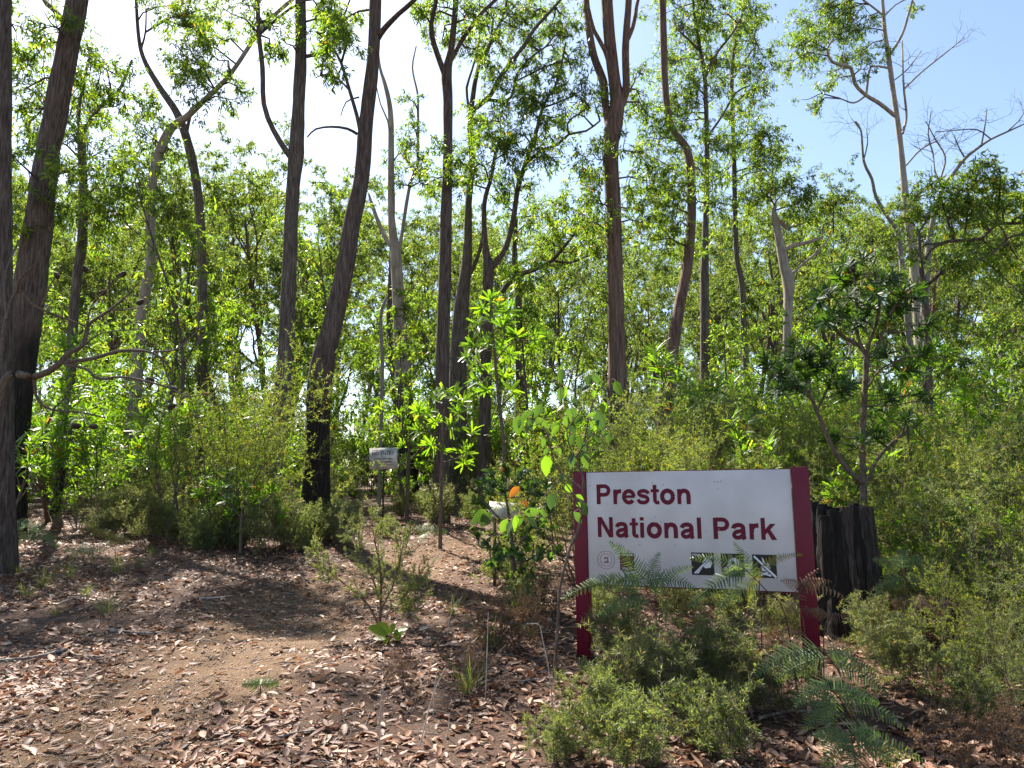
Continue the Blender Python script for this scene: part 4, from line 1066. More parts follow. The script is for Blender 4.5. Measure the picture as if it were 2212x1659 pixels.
for i in range(95):      # ground cover along the wood's edge
    px = RL.uniform(-60, 1150) if i < 46 else RL.uniform(300, 760); py = RL.uniform(1060, 1165) if i < 46 else RL.uniform(1100, 1195)
    p = ghit(px, py)
    if pathdist(p[:1], p[1:2])[0] < 1.0: continue
    k = i % 2
    sz = RL.uniform(.9, 1.7)
    LOW[k].put(p, RL.uniform(0, 6), sz, '%s %s ground shrub %s %s' % ('small' if sz < 1.15 else 'middling' if sz < 1.4 else 'large', ('wispy', 'dense')[k], 'nearest the track' if p[1] < 10.5 else 'just off the track' if p[1] < 12.5 else 'back', spot(p[0], p[1])), 'ground shrubs along the edge of the wood')
for i, (px, py) in enumerate([(95, 1270), (60, 1290), (150, 1250), (185, 1290), (230, 1330), (120, 1330), (255, 1240), (40, 1240), (300, 1225), (200, 1215), (1060, 1400), (1150, 1380), (980, 1330), (330, 1200), (1010, 1500)]):
    p = ghit(px, py)
    SG[i % 2].put(p, i, RL.uniform(.8, 1.3), ('tuft' if i % 2 else 'taller tuft') + ' of sedge on the litter ' + ('left of the track' if px < 600 else 'right of the track'), 'sedge tufts beside the track')

# wiry shrub beside the track
wp = ghit(818, 1366)
t = thing('wiry_shrub', 'open wiry shrub with fine grey-green leaves standing at the edge of the track', 'shrub', wp)
ms, ml = MB(), MB()
dw = wp[1]
WS = [[(818, 1372, 7), (822, 1310, 6), (822, 1240, 4), (808, 1160, 2), (800, 1120, 1)], [(818, 1350, 5), (790, 1300, 4), (745, 1262, 3), (700, 1225, 2), (672, 1195, 1)], [(822, 1320, 4), (850, 1260, 3), (868, 1190, 2), (876, 1140, 1)],
      [(821, 1290, 4), (800, 1240, 3), (775, 1190, 2), (762, 1150, 1)], [(822, 1300, 3), (870, 1290, 2), (905, 1250, 1)], [(820, 1335, 3), (850, 1320, 2), (890, 1300, 1)]]
TP = []; TR = []
for li in WS:
    dr = RS.uniform(-.25, .25)
    lp = [at(x, y, dw + dr * i / 3.) for i, (x, y, w) in enumerate(li)]
    P, R = spline(lp, [max(w * .5 * dw / F, .0015) for x, y, w in li], .05)
    ms.tubes(P, R, 6)
    sel = np.linspace(0, len(P) - 1, 6).astype(int); TP.append(P[sel]); TR.append(R[sel])
Q1, R1 = sprout(np.array(TP), np.array(TR), 12, .2, .6, .22, .1, .18)
Q2, R2 = sprout(Q1, R1, 5, .1, .6, .11, .05, .18)
for q, r in ((Q1, R1), (Q2, R2)): ms.tubes(q, np.maximum(r, .0012), 3)
for q, k in ((Q2, 44), (Q1, 30)):
    pos, tg = along(q, k, .1, 1); N = len(pos)
    ml.leaves(pos, tg + .7 * RS.normal(0, 1, (N, 3)), RS.uniform(.016, .034, N), .0045, RS.uniform(0, 1, N) ** 1.2, fold=.1)
link('stems', ms.mesh('wiry_stems', M['bark_shrub'], wp, True), t)['kind'] = 'stuff'
link('foliage', ml.mesh('wiry_foliage', M['wispy'], wp), t)['kind'] = 'stuff'


# ------------------------------------------------------------------ broad-leaved sapling and seedling, leaf by leaf
def leaf_part(parent, base, p, tip, nrm, W, tint, mat, curl=.12, prof=OVAL, name='leaf'):
    m = MB(); d = tip - p; L = np.linalg.norm(d)
    m.blades(p[None], d[None], nrm[None], L, W, prof, tint, curl=curl, fold=.12)
    return link(name, m.mesh(name, mat, base, True), parent)


def zs(X, Y): return 1016.5 + .2247 * X, 779 + .2247 * Y


DS = 5.35
sb = ghit(1197, 1455); sb = np.array([at(1197, 1455, DS)[0], DS, 0]); sb[2] = float(gz(sb[0], sb[1]))
t = thing('gum_sapling', 'broad-leaved gum sapling on a thin crooked stem in front of the left post', 'sapling', sb)
ms = MB(); sk = []
ST = [[(1197, 1462, 7), (1205, 1350, 6), (1210, 1268, 6), (1234, 1176, 6), (1248, 1150, 6), (1259, 1071, 5), (1258, 1026, 5), (1241, 995, 4), (1245, 985, 4), (1259, 963, 4), (1270, 914, 3), (1282, 858, 3), (1290, 815, 2), (1320, 820, 2)],
      [(1255, 1055, 4), (1214, 1022, 4), (1196, 995, 3), (1183, 941, 3), (1160, 903, 2), (1124, 896, 2)], [(1243, 990, 3), (1228, 955, 3), (1222, 915, 2), (1213, 870, 2), (1210, 830, 1)],
      [(1258, 962, 3), (1290, 928, 2), (1312, 925, 2), (1330, 940, 1)], [(1272, 905, 2), (1300, 870, 2), (1320, 818, 1)], [(1254, 1100, 3), (1232, 1060, 3), (1213, 1040, 2), (1190, 1055, 2), (1174, 1075, 2), (1154, 1098, 2), (1126, 1109, 2), (1095, 1118, 1), (1057, 1107, 1)],
      [(1222, 930, 2), (1245, 900, 2), (1258, 880, 1)], [(1126, 1109, 1), (1112, 1130, 1)], [(1282, 858, 2), (1262, 830, 1), (1245, 805, 1)]]
for li in ST:
    dr = RS.uniform(-.12, .12)
    P, R = spline([at(x, y, DS + dr * i / len(li)) for i, (x, y, w) in enumerate(li)], [w * .5 * DS / F for x, y, w in li], .04)
    ms.tubes(P, R, 7); sk.append(P)
SK = np.concatenate(sk)
LV = [(890, 80, 860, 190), (1130, 130, 1135, 220), (1170, 130, 1250, 220), (1090, 120, 1030, 150), (870, 250, 860, 370), (920, 260, 900, 350), (1150, 250, 1070, 290), (1180, 280, 1190, 360), (1250, 260, 1310, 300), (1390, 190, 1440, 320), (1000, 350, 1010, 440), (1280, 390, 1270, 490), (980, 440, 1000, 530),
      (930, 460, 960, 560), (1230, 470, 1260, 640), (920, 520, 920, 620), (1080, 530, 1010, 590), (1200, 510, 1130, 530), (830, 590, 780, 650), (850, 620, 790, 710), (1100, 640, 1140, 720), (920, 680, 920, 750), (1000, 700, 960, 800), (1060, 780, 1100, 860), (1090, 840, 1110, 1010), (970, 890, 970, 1020),
      (1040, 720, 1060, 840), (1200, 710, 1220, 780), (1270, 670, 1310, 740), (1340, 690, 1320, 780), (690, 420, 630, 520), (600, 470, 560, 530), (560, 500, 490, 560), (470, 520, 450, 690), (480, 560, 460, 640), (590, 550, 530, 670), (640, 540, 690, 620), (700, 560, 740, 650), (620, 590, 610, 660), (700, 740, 700, 830),
      (740, 840, 710, 900), (730, 900, 730, 1090), (800, 990, 780, 1070), (880, 1080, 870, 1160), (780, 1270, 770, 1410), (920, 1180, 960, 1270), (1050, 1350, 1110, 1470), (990, 1460, 1070, 1550), (1010, 1360, 1050, 1400), (1010, 1290, 1080, 1340), (470, 1210, 360, 1330), (500, 1330, 540, 1410), (510, 1460, 650, 1450),
      (430, 1480, 420, 1620), (400, 1530, 360, 1650), (350, 1520, 300, 1640), (150, 1430, 30, 1550), (200, 1460, 100, 1580), (540, 1490, 620, 1600), (470, 1470, 440, 1600), (690, 1420, 690, 1530), (1150, 560, 1180, 640), (880, 430, 840, 470), (1080, 450, 1050, 490), (960, 620, 1000, 690), (560, 560, 580, 640), (840, 830, 860, 900), (1190, 620, 1200, 690)]
mp = MB()
for i, (x0, y0, x1, y1) in enumerate(LV):
    dd = DS + RS.uniform(-.16, .16)
    a = at(*zs(x0, y0), dd); b = at(*zs(x1, y1), dd + RS.uniform(-.04, .04))
    c = SK[np.argmin(np.linalg.norm(SK - a, axis=1))]
    mp.tubes(np.array([c, .5 * (a + c) + [0, 0, .008], a])[None], np.array([[.0022, .0016, .0012]]), 4)
    b = a + (b - a) * (1.2 if i not in (50, 51) else .9); L = np.linalg.norm(b - a)
    red = 1.0 if i in (50, 51) else np.clip(RS.uniform(0, .95), 0, .93)
    leaf_part(t, sb, a, b, np.array([RS.normal(0, .5), -1.0, RS.normal(.3, .4)]), L * RS.uniform(.46, .6), red, M['sapling'], curl=RS.uniform(-.1, .2))
link('stem', ms.mesh('sapling_stem', M['twig_red'] if False else M['bark_shrub'], sb, True), t)
link('leaf_stalks', mp.mesh('leaf_stalks', M['twig_red'], sb, True), t)['kind'] = 'stuff'

vp = ghit(838, 1392)
t = thing('seedling', 'tiny seedling with round lime-green leaves below the wiry shrub', 'seedling', vp)
ms = MB()
for (x0, y0, x1, y1) in [(836, 1372, 796, 1352), (838, 1372, 818, 1342), (842, 1370, 852, 1345), (846, 1372, 872, 1368), (842, 1376, 826, 1394), (848, 1376, 866, 1384), (834, 1380, 806, 1376), (850, 1368, 880, 1355)]:
    a = at(x0, y0, vp[1]); b = at(x1, y1, vp[1] + RS.uniform(-.08, .05))
    ms.tubes(np.array([vp, .5 * (vp + a) + [0, 0, .01], a])[None], np.array([[.002, .0016, .0012]]), 4)
    leaf_part(t, vp, a, b, np.array([RS.normal(0, .3), -.6, 1.0]), np.linalg.norm(b - a) * .62, RS.uniform(0, 1), M['seedling'], prof=[(.1, .5), (.3, .95), (.6, 1.0), (.85, .65)])
link('stem', ms.mesh('seedling_stem', M['twig_red'], vp, True), t)


# ------------------------------------------------------------------ the park sign
from mathutils.geometry import tessellate_polygon
TL, TR_, BR_c, BL = at(1266.7, 1021.2, 6.1), at(1706.5, 1013.1, 5.5), at(1724.5, 1279.7, 5.5), at(1271.5, 1260.6, 6.1)
SW = .5 * (np.linalg.norm(TR_ - TL) + np.linalg.norm(BR_c - BL)); SH = .5 * (np.linalg.norm(TL - BL) + np.linalg.norm(TR_ - BR_c))
SX = unit((TR_ - TL) + (BR_c - BL)); SX[2] *= 1.0; SX = unit(SX)
SZ = unit((TL - BL) + (TR_ - BR_c)); SZ = unit(SZ - (SZ @ SX) * SX)
SN = np.cross(SX, SZ)                     # faces the camera
if SN @ (EYE - TL) < 0: SN = -SN
SC0 = .25 * (TL + TR_ + BR_c + BL) - SX * SW / 2 + SZ * SH / 2      # top left corner of the face


def face(u, v, off=0.0):
    """u, v in metres from the top left corner of the sign face, to the right and down"""
    return SC0 + SX * u - SZ * v + SN * off


AX = np.array([SX, SN, SZ])
sgb = np.array([*(face(SW / 2, SH)[:2]), 0]); sgb[2] = float(gz(sgb[0], sgb[1]))
sign = thing('park_sign', 'large white park sign with maroon lettering between two maroon posts', 'sign', sgb)


def slab(name, mat, u0, u1, v0, v1, off, th, bev=.003):
    m = MB(); c = (face(u0, v0, off) + face(u1, v1, off)) / 2 - SN * th / 2
    m.box(c, ((u1 - u0) / 2, th / 2, (v1 - v0) / 2), AX)
    o = link(name, m.mesh(name, mat, sgb), sign)
    b = o.modifiers.new('bevel', 'BEVEL'); b.width = bev; b.segments = 2
    return o


panel = slab('panel', M['white'], 0, SW, 0, SH, 0, .03)
slab('edge_trim', M['maroon'], 0.001, SW - .001, -.006, -.0005, -.002, .034, .001)
slab('edge_trim', M['maroon'], 0.001, SW - .001, SH + .0005, SH + .007, -.002, .034, .001)
lfoot = SH + 1.05
slab('post', M['maroon'], -.115, -.004, -.012, SH + .62, .012, .10, .004)
slab('post', M['maroon'], SW + .004, SW + .128, -.016, SH + .75, .012, .10, .004)


def poly(name, mat, pts, off, parent=None):
    vs_ = [Vector((p[0], p[1], 0)) for p in pts]
    tri = tessellate_polygon([vs_])
    m = MB(); m.add([face(p[0], p[1], off) for p in pts], f3=[[a, b, c] for a, b, c in tri])
    return link(name, m.mesh(name, mat, sgb), parent or sign)


def cat(pts, n=6):
    P, _ = spline([(p[0], p[1], 0) for p in pts], [1] * len(pts), 1e-4 if n is None else .035)
    return P[:, :2]


def ribbon(pts, w):
    p = np.asarray(pts, float); t = np.gradient(p, axis=0); t = t / np.maximum(np.linalg.norm(t, axis=1, keepdims=True), 1e-9)
    nn = np.stack([-t[:, 1], t[:, 0]], 1)
    return p + nn * w / 2, p - nn * w / 2


def arc(cx, cy, rx, ry, a0, a1, n=28):
    a = np.radians(np.linspace(a0, a1, n)); return np.stack([cx + rx * np.cos(a), cy + ry * np.sin(a)], 1)


B_ = .145
GL = {
    'P': (.667, [('r', .07, .222, 0, .72), ('s', np.vstack([[(.16, .657)], [(.37, .657)], arc(.385, .50, .165, .157, 88, -88, 16), [(.37, .343)], [(.16, .343)]]), .126)]),
    'r': (.389, [('r', .065, .205, 0, .53), ('s', cat([(.14, .24), (.155, .36), (.22, .44), (.30, .465), (.375, .468)]), .135)]),
    'e': (.556, [('s', arc(.28, .265, .192, .208, 2, 322, 34), .132), ('r', .10, .50, .222, .318)]),
    's': (.556, [('s', cat([(.475, .375), (.42, .445), (.28, .478), (.145, .44), (.115, .375), (.17, .315), (.28, .285), (.40, .25), (.45, .175), (.41, .095), (.28, .055), (.13, .085), (.085, .17)]), .122)]),
    't': (.333, [('r', .095, .235, .10, .68), ('r', .01, .325, .425, .53), ('s', cat([(.165, .16), (.172, .10), (.215, .062), (.28, .055), (.325, .06)]), .118)]),
    'o': (.611, [('s', arc(.305, .265, .20, .21, 0, 360, 40), .142)]),
    'n': (.611, [('r', .06, .20, 0, .53), ('s', np.vstack([cat([(.14, .30), (.17, .40), (.26, .462), (.36, .462), (.44, .41), (.467, .32)]), [(.468, .25)], [(.468, 0)]]), .14)]),
    'N': (.722, [('r', .07, .21, 0, .72), ('r', .512, .652, 0, .72), ('p', [(.075, .72), (.228, .72), (.647, 0), (.495, 0)])]),
    'a': (.556, [('s', np.vstack([cat([(.085, .36), (.12, .44), (.25, .478), (.37, .455), (.415, .39)]), [(.42, .30)], [(.42, .12)], [(.435, .04)], [(.455, 0)]]), .132),
                 ('s', cat([(.42, .305), (.32, .275), (.18, .245), (.105, .175), (.12, .09), (.20, .055), (.31, .075), (.40, .15)]), .122)]),
    'i': (.278, [('r', .065, .207, 0, .53), ('r', .065, .207, .605, .72)]),
    'l': (.278, [('r', .065, .207, 0, .72)]),
    'k': (.556, [('r', .062, .20, 0, .72), ('p', [(.20, .345), (.375, .53), (.55, .53), (.20, .165)]), ('p', [(.255, .265), (.35, .355), (.572, 0), (.402, 0)])]),
    ' ': (.278, [])}


def lettering(word, u0, u1, vbase, cap):
    adv = sum(GL[c][0] for c in word); su = (u1 - u0) / (adv - .11); sv = cap / .72
    x = -.065
    for ch in word:
        w, prim = GL[ch]
        m = MB()
        for k, pr in enumerate(prim):
            off = .0022 + .0004 * k
            tr = lambda p: face(u0 + (x + p[0]) * su, vbase - p[1] * sv, off)
            if pr[0] == 'r':
                _, a, b, c, d = pr
                m.add([tr((a, c)), tr((b, c)), tr((b, d)), tr((a, d))], f4=[[0, 1, 2, 3]])
            elif pr[0] == 'p':
                n = len(pr[1]); m.add([tr(q) for q in pr[1]], f4=[[0, 1, 2, 3]])
            else:
                a, b = ribbon(pr[1], pr[2] * 1.1); n = len(a)
                i = np.arange(n - 1)
                m.add([tr(q) for q in a] + [tr(q) for q in b], f4=np.stack([i, i + 1, n + i + 1, n + i], 1))
        if m.n: link('letter', m.mesh('letter_' + ch, M['letter'], sgb), panel)
        x += w


for par in (panel,): par.matrix_parent_inverse.identity()
lettering('Preston', .0535 * SW, .535 * SW, .288 * SH, .178 * SH)
lettering('National Park', .0545 * SW, .915 * SW, .583 * SH, .18 * SH)


def square(u0, u1, v0, v1, mat, off, name='pictogram'):
    return poly(name, mat, [(u0, v0), (u1, v0), (u1, v1), (u0, v1)], off, panel)


def shape(pts, u0, v0, s, mat, off, name='pictogram_shape'):
    return poly(name, mat, [(u0 + p[0] * s, v0 + p[1] * s) for p in pts], off, panel)


q = .172
IC = [(.522 * SW, .700 * SH), (.662 * SW, .703 * SH), (.806 * SW, .705 * SH)]
for (u, v) in IC: square(u, u + q, v, v + q * 1.0, M['black'], .002)
u, v = IC[0]     # firearm and flame shape, bar rising to the right
shape([(.50, .38), (.58, .30), (.62, .18), (.70, .30), (.80, .12), (.86, .34), (.92, .42), (.84, .66), (.62, .70), (.46, .58)], u, v, q, M['white_print'], .003)
shape([(.18, .93), (.30, .93), (.64, .42), (.58, .36)], u, v, q, M['white_print'], .0036)
shape([(.06, .84), (.14, .96), (.97, .20), (.90, .10)], u, v, q, M['black'], .0042)
shape([(.10, .90), (.14, .96), (.96, .17), (.92, .11)], u, v, q, M['white_print'], .0048)
u, v = IC[1]     # animal head in profile, curved bar
shape([(.28, .55), (.30, .34), (.42, .22), (.60, .18), (.74, .26), (.80, .42), (.74, .60), (.58, .66), (.50, .76), (.36, .72)], u, v, q, M['white_print'], .003)
shape([(.42, .36), (.52, .30), (.58, .40), (.50, .50), (.42, .46)], u, v, q, M['black'], .0036)
ca, cb = ribbon(arc(.52, .40, .40, .42, 20, 150, 16), .15)
shape([*ca, *cb[::-1]], u, v, q, M['black'], .0042)
ca, cb = ribbon(arc(.52, .40, .40, .42, 18, 152, 16), .11)
shape([*ca, *cb[::-1]], u, v, q, M['white_print'], .0048)
u, v = IC[2]     # campfire, bar falling to the right
shape([(.40, .12), (.50, .22), (.58, .40), (.66, .30), (.70, .46), (.74, .58), (.64, .70), (.44, .72), (.32, .60), (.38, .46), (.44, .34)], u, v, q, M['white_print'], .003)
shape([(.44, .58), (.50, .48), (.58, .60), (.52, .66)], u, v, q, M['black'], .0036)
shape([(.22, .80), (.28, .74), (.78, .86), (.76, .94)], u, v, q, M['white_print'], .0036)
shape([(.22, .90), (.26, .96), (.72, .76), (.66, .70)], u, v, q, M['white_print'], .0040)
shape([(.02, .14), (.14, .02), (1.0, .90), (.88, 1.0)], u, v, q, M['black'], .0044)
shape([(.04, .10), (.10, .04), (1.0, .93), (.93, 1.0)], u, v, q, M['white_print'], .0050)
square(.166 * SW, .238 * SW, .722 * SH, .872 * SH, M['letter'], .002, 'emblem')
square(.172 * SW, .232 * SW, .73 * SH, .742 * SH, M['white_print'], .003, 'emblem_line')
u, v = .094 * SW, .785 * SH
for r in (.072, .05):
    ca, cb = ribbon(arc(0, 0, r, r, 0, 360, 40), .0035); n = len(ca); i = np.arange(n - 1)
    m = MB(); m.add([face(u + p[0], v + p[1], .002) for p in ca] + [face(u + p[0], v + p[1], .002) for p in cb], f4=np.stack([i, i + 1, n + i + 1, n + i], 1))
    link('crest_ring', m.mesh('crest_ring', M['pink_print'], sgb), panel)
shape([(-.5, .55), (.55, .55), (.55, .4), (.4, .4), (.36, -.6), (.22, -.6), (.2, .4), (.05, .4), (.05, .2), (-.2, .1), (-.25, .35), (-.5, .4)], u, v, .045, M['pink_print'], .002, 'crest_figure')
shape([(-.35, -.5), (.1, -.55), (.15, -.35), (-.05, -.1), (-.35, -.2)], u, v, .045, M['pink_print'], .002, 'crest_figure')
for i, (uu, vv) in enumerate([(.345, .10), (.355, .115), (.40, .115), (.65, .095), (.665, .10), (.68, .095), (.33, .20), (.355, .40), (.38, .44), (.60, .52), (.66, .50), (.27, .645), (.35, .45), (.665, .155), (.445, .64), (.02, .12)]):
    m = MB(); c = face(uu * SW, vv * SH, .001)
    m.tubes(np.array([c, c + SN * .003])[None], np.array([[.005, .0035]]), 8, cap=True)
    link('screw', m.mesh('screw', M['metal'], sgb), panel)


def text_part(txt, size, mat, org, ax, az, nrm, base, parent, name='lettering', width=None, mid=True):
    cu = bpy.data.curves.new('text', 'FONT'); cu.body = txt; cu.size = size; cu.offset = size * .012
    cu.resolution_u = 3
    o = bpy.data.objects.new('text', cu); COL.objects.link(o)
    bpy.context.view_layer.update()
    me = bpy.data.meshes.new_from_object(o.evaluated_get(bpy.context.evaluated_depsgraph_get()))
    bpy.data.objects.remove(o); bpy.data.curves.remove(cu)
    co = np.empty(len(me.vertices) * 3, np.float32); me.vertices.foreach_get('co', co); co = co.reshape(-1, 3)
    w = co[:, 0].max() - co[:, 0].min(); k = (width / w) if width else 1.0
    x = (co[:, 0] - co[:, 0].min()) * k; x = x - (w * k / 2 if mid else 0)
    P = np.asarray(org)[None] + x[:, None] * ax[None] + co[:, 1:2] * az[None] + .002 * nrm[None] - np.asarray(base)[None]
    me.vertices.foreach_set('co', P.astype(np.float32).ravel()); me.update()
    me.materials.clear(); me.materials.append(mat); me.name = name
    return link(name, me, parent)


text_part('DBRA', .022, M['white_print'], face(IC[0][0] + .006, IC[0][1] + .024, .0035), SX, SZ, SN, sgb, panel, mid=False)
text_part('WILD', .030, M['white_print'], face(.202 * SW, .865 * SH, .002), SX, SZ, SN, sgb, panel, width=.085)

# ------------------------------------------------------------------ no entry sign
ND = 13.8
nb = np.array([at(831, 1100, ND)[0], ND, 0.]); nb[2] = float(gz(nb[0], nb[1]))
t = thing('no_entry_sign', 'small weathered no entry sign on a thin rusty post beside the track', 'sign', nb)
a, b, c, d_ = at(797.6, 968, ND), at(857.6, 967.4, ND), at(858.8, 1012, ND), at(798.7, 1014, ND)
nx = unit((b - a) + (c - d_)); nz = unit((a - d_) + (b - c)); nz = unit(nz - (nz @ nx) * nx); nn = np.cross(nx, nz)
if nn[1] > 0: nn = -nn
cen = (a + b + c + d_) / 4; nw = np.linalg.norm(b - a); nh = np.linalg.norm(a - d_)
m = MB(); m.box(cen, (nw / 2, .003, nh / 2), [nx, nn, nz]); link('board', m.mesh('board', M['grey_board'], nb), t)
m = MB(); m.box([*(cen - nn * -.0 + nx * .01)[:2], (cen[2] + nb[2] - .25) / 2] - nn * .025 * 1.0, (.016, .014, (cen[2] - nb[2] + .25) / 2)); link('post', m.mesh('post', M['rust'], nb), t)
for txt, dv, sz, w in (('NO ENTRY', .29, .10, .80), ('without written', .50, .052, .68), ('authorisation', .65, .052, .62)):
    text_part(txt, sz, M['grey_print'], cen + nz * (nh / 2 - dv * nh) - nz * .02 + nn * .003, nx, nz, nn, nb, t, width=w * nw)
for dv, w in ((.12, .8), (.80, .7), (.93, .5)):
    m = MB(); n = 14
    for k in range(n):
        m.box(cen + nz * (nh / 2 - dv * nh) + nx * nw * w * ((k + .5) / n - .5) + nn * .0042, (nw * w / n * .36, .0006, .005 if dv < .9 else .002), [nx, nn, nz])
    link('faded_print_line', m.mesh('faded_print_line', M['grey_print'], nb), t)['kind'] = 'stuff'
for s_ in (-.38, .38):
    m = MB(); p = cen + nz * s_ * nh + nx * .01; m.tubes(np.array([p + nn * .002, p + nn * .008])[None], np.array([[.007, .005]]), 8, cap=True); link('bolt', m.mesh('bolt', M['rust'], nb), t)

# ------------------------------------------------------------------ small tilted sign behind the sapling
UD = 9.0
ub = np.array([at(1090, 1100, UD)[0], UD, 0.]); ub[2] = float(gz(ub[0], ub[1]))
t = thing('warning_sign', 'small low cream sign half hidden by the sapling leaves', 'sign', ub)
a, b = at(1058, 1083, UD), at(1126, 1088, UD - .06)
nx = unit(b - a); nz = unit(np.array([0, .35, 1.]) - (np.array([0, .35, 1.]) @ nx) * nx); nn = np.cross(nx, nz)
if nn[1] > 0: nn = -nn
uw = np.linalg.norm(b - a); uh = .2
cen = (a + b) / 2 - nz * uh / 2
m = MB(); m.box(cen, (uw / 2, .004, uh / 2), [nx, nn, nz]); link('board', m.mesh('board', M['grey_board'], ub), t)
for s_ in (-.32, .32):
    m = MB(); p = cen + nx * uw * s_ - nn * .03; m.box([p[0], p[1], (p[2] + ub[2] - .2) / 2], (.02, .02, (p[2] - ub[2] + .2) / 2)); link('leg', m.mesh('leg', M['bark_shrub'], ub), t)
text_part('Unlawful entry', .045, M['black'], cen + nz * uh * .28 + nn * .004, nx, nz, nn, ub, t, width=uw * .8)

# ------------------------------------------------------------------ burnt stump
sp = np.array([at(1822, 1300, 6.9)[0], 6.9, 0.]); sp[2] = float(gz(sp[0], sp[1]))
t = thing('burnt_stump', 'hollow charred tree stump with upright splintered staves behind the right post', 'stump', sp)
M['char'] = bark_mat('charred_wood', (.008, .007, .006), (.022, .018, .015), (.07, .055, .045), sc=(18, 18, 2.0), bump=.8)
M['old_wood'] = bark_mat('weathered_stump_wood', (.022, .017, .013), (.075, .057, .045), (.17, .135, .11), sc=(26, 26, 1.6), bump=.9)
top = at(1822, 1092, 6.9)[2]
n = 26
for k in range(n):
    a0 = 2 * math.pi * k / n + RS.uniform(-.05, .05)
    r0, r1 = .335 * RS.uniform(.94, 1.08), .285 * RS.uniform(.93, 1.07)
    ztop = top + RS.uniform(-.035, .015) - (.06 if 3.8 < a0 < 4.4 else 0)
    m = MB()
    w0, w1 = 2 * r0 * math.sin(math.pi / n) * RS.uniform(.85, 1.35), 2 * r1 * math.sin(math.pi / n) * RS.uniform(.8, 1.25)
    rows = []; wv = RS.uniform(0, 6.28)
    for i, f in enumerate(np.linspace(0, 1, 12)):
        z = sp[2] - .1 + (ztop - sp[2] + .1) * f
        rr = r0 * 1.2 * (1 - f) ** 3 + (r0 * (1 - f) + r1 * f) * (1 - (1 - f) ** 3) + .006 * math.sin(wv + 5 * f)
        w = (w0 * (1 - f) + w1 * f) * (1.0 + .1 * math.sin(wv + 7 * f)) * (1.0 if i < 11 else RS.uniform(.3, .8))
        er = np.array([math.cos(a0), math.sin(a0), 0]); et = np.array([-math.sin(a0), math.cos(a0), 0])
        c = np.array([sp[0], sp[1], z + (RS.uniform(-.03, .03) if i == 11 else 0)]); jt = RS.normal(0, .006, 6)
        prof = [(-1.0, -.2), (-.75, .6), (-.2, 1.0), (.3, .92), (.8, .5), (1.0, -.2)]
        rows.append([c + et * (w * pu + jt[j] * .5) + er * (rr - .035 + .045 * pv + jt[j]) for j, (pu, pv) in enumerate(prof)])
    rows = np.array(rows); nr, nc = rows.shape[:2]; ix = np.arange(nr * nc).reshape(nr, nc)
    m.add(rows, f4=np.stack([ix[:-1], np.roll(ix, -1, 1)[:-1], np.roll(ix, -1, 1)[1:], ix[1:]], -1).reshape(-1, 4))
    m.add(rows[-1], f4=[[0, 1, 2, 5], [2, 3, 4, 5]])
    link('stave', m.mesh('stave', M['old_wood'] if (4.62 < a0 < 6.2 and k % 5) else M['char'], sp), t)
m = MB(); m.tubes(np.array([[sp[0], sp[1], sp[2] - .1], [sp[0], sp[1], sp[2] + .5], [sp[0], sp[1], top - .10]])[None], np.array([[.33, .285, .262]]), 14, rough=.05, cap=True)
link('hollow_core', m.mesh('hollow_core', M['char'], sp), t)


# ------------------------------------------------------------------ bracken
def frond(parent, base, p, d, L, W, mat, droop=.35, nrm=(0, 0, 1), np_=20, tint=(0, 1), curl=.0, name='frond'):
    p = np.asarray(p, float); d = unit(np.asarray(d, float)); nrm = np.asarray(nrm, float)
    m = MB(); K = 14
    pts = [p]; dd = d
    for k in range(K):
        dd = unit(dd + np.array([0, 0, -droop / K * 1.6]) + RS.normal(0, .012, 3)); pts.append(pts[-1] + dd * L / K)
    P = np.array(pts)
    m.tubes(P[None], np.linspace(.0035, .001, K + 1)[None] * max(.5, L), 4, tint=.3)
    pos = []; dirs = []; LL = []; nn_ = []
    ts = np.linspace(.07, .985, np_)
    for t_ in ts:
        f = t_ * K; i = min(int(f), K - 1); c = P[i] * (1 - f + i) + P[i + 1] * (f - i)
        tg = unit(P[i + 1] - P[i]); side = unit(np.cross(tg, nrm)); up = np.cross(side, tg)
        l = W * (1 - t_) ** .8 * (1.0 if t_ > .12 else .85) + .012
        for sgn in (-1, 1):
            pos.append(c); dirs.append(unit(side * sgn + tg * .42 - up * (.10 + curl) + RS.normal(0, .07, 3)))
            LL.append(l * RS.uniform(.85, 1.1)); nn_.append(up + RS.normal(0, .18, 3))
    pos = np.array(pos); dirs = np.array(dirs); LL = np.array(LL); nn_ = np.array(nn_)
    tt = np.clip(RS.uniform(*tint) + RS.uniform(-.2, .2, len(pos)), 0, 1)
    saw = [(q, (1.0 if j % 2 == 0 else .42) * (1 - .75 * q ** 1.5)) for j, q in enumerate(np.linspace(.05, .95, 15))]
    m.blades(pos, dirs, nn_, LL, np.clip(L / np_ * .78, .009, .03), saw, tt, curl=.12 + curl, fold=.05)
    return link(name, m.mesh(name, mat, base), parent)


def bracken(label, basepx, stipe, fr, mat='fern', group=None, d=None, **kw):
    """stipe: view points from the foot up; fr: (from stipe fraction, tip x, tip y, depth change, width)"""
    g = ghit(*basepx) if d is None else np.array([*at(*basepx, d)[:2], 0])
    g[2] = float(gz(g[0], g[1])); d = g[1]
    t = thing('bracken_fern', label, 'fern', g, group)
    pts = [g - [0, 0, .03]] + [at(x, y, d) for x, y in stipe]
    P, R = spline(pts, np.linspace(.0055, .003, len(pts)), .04)
    m = MB(); m.tubes(P, R, 6); link('stipe', m.mesh('stipe', M['stipe'], g, True), t)
    for f, x, y, dd, W in fr:
        p = P[int(f * (len(P) - 1))]; tip = at(x, y, d + dd)
        v = tip - p; L = np.linalg.norm(v)
        frond(t, g, p, v + np.array([0, 0, .22 * L]), L * 1.04, W * .85, M[mat], droop=.5, nrm=(RS.normal(0, .2), -.75, .65), **kw)
    return t


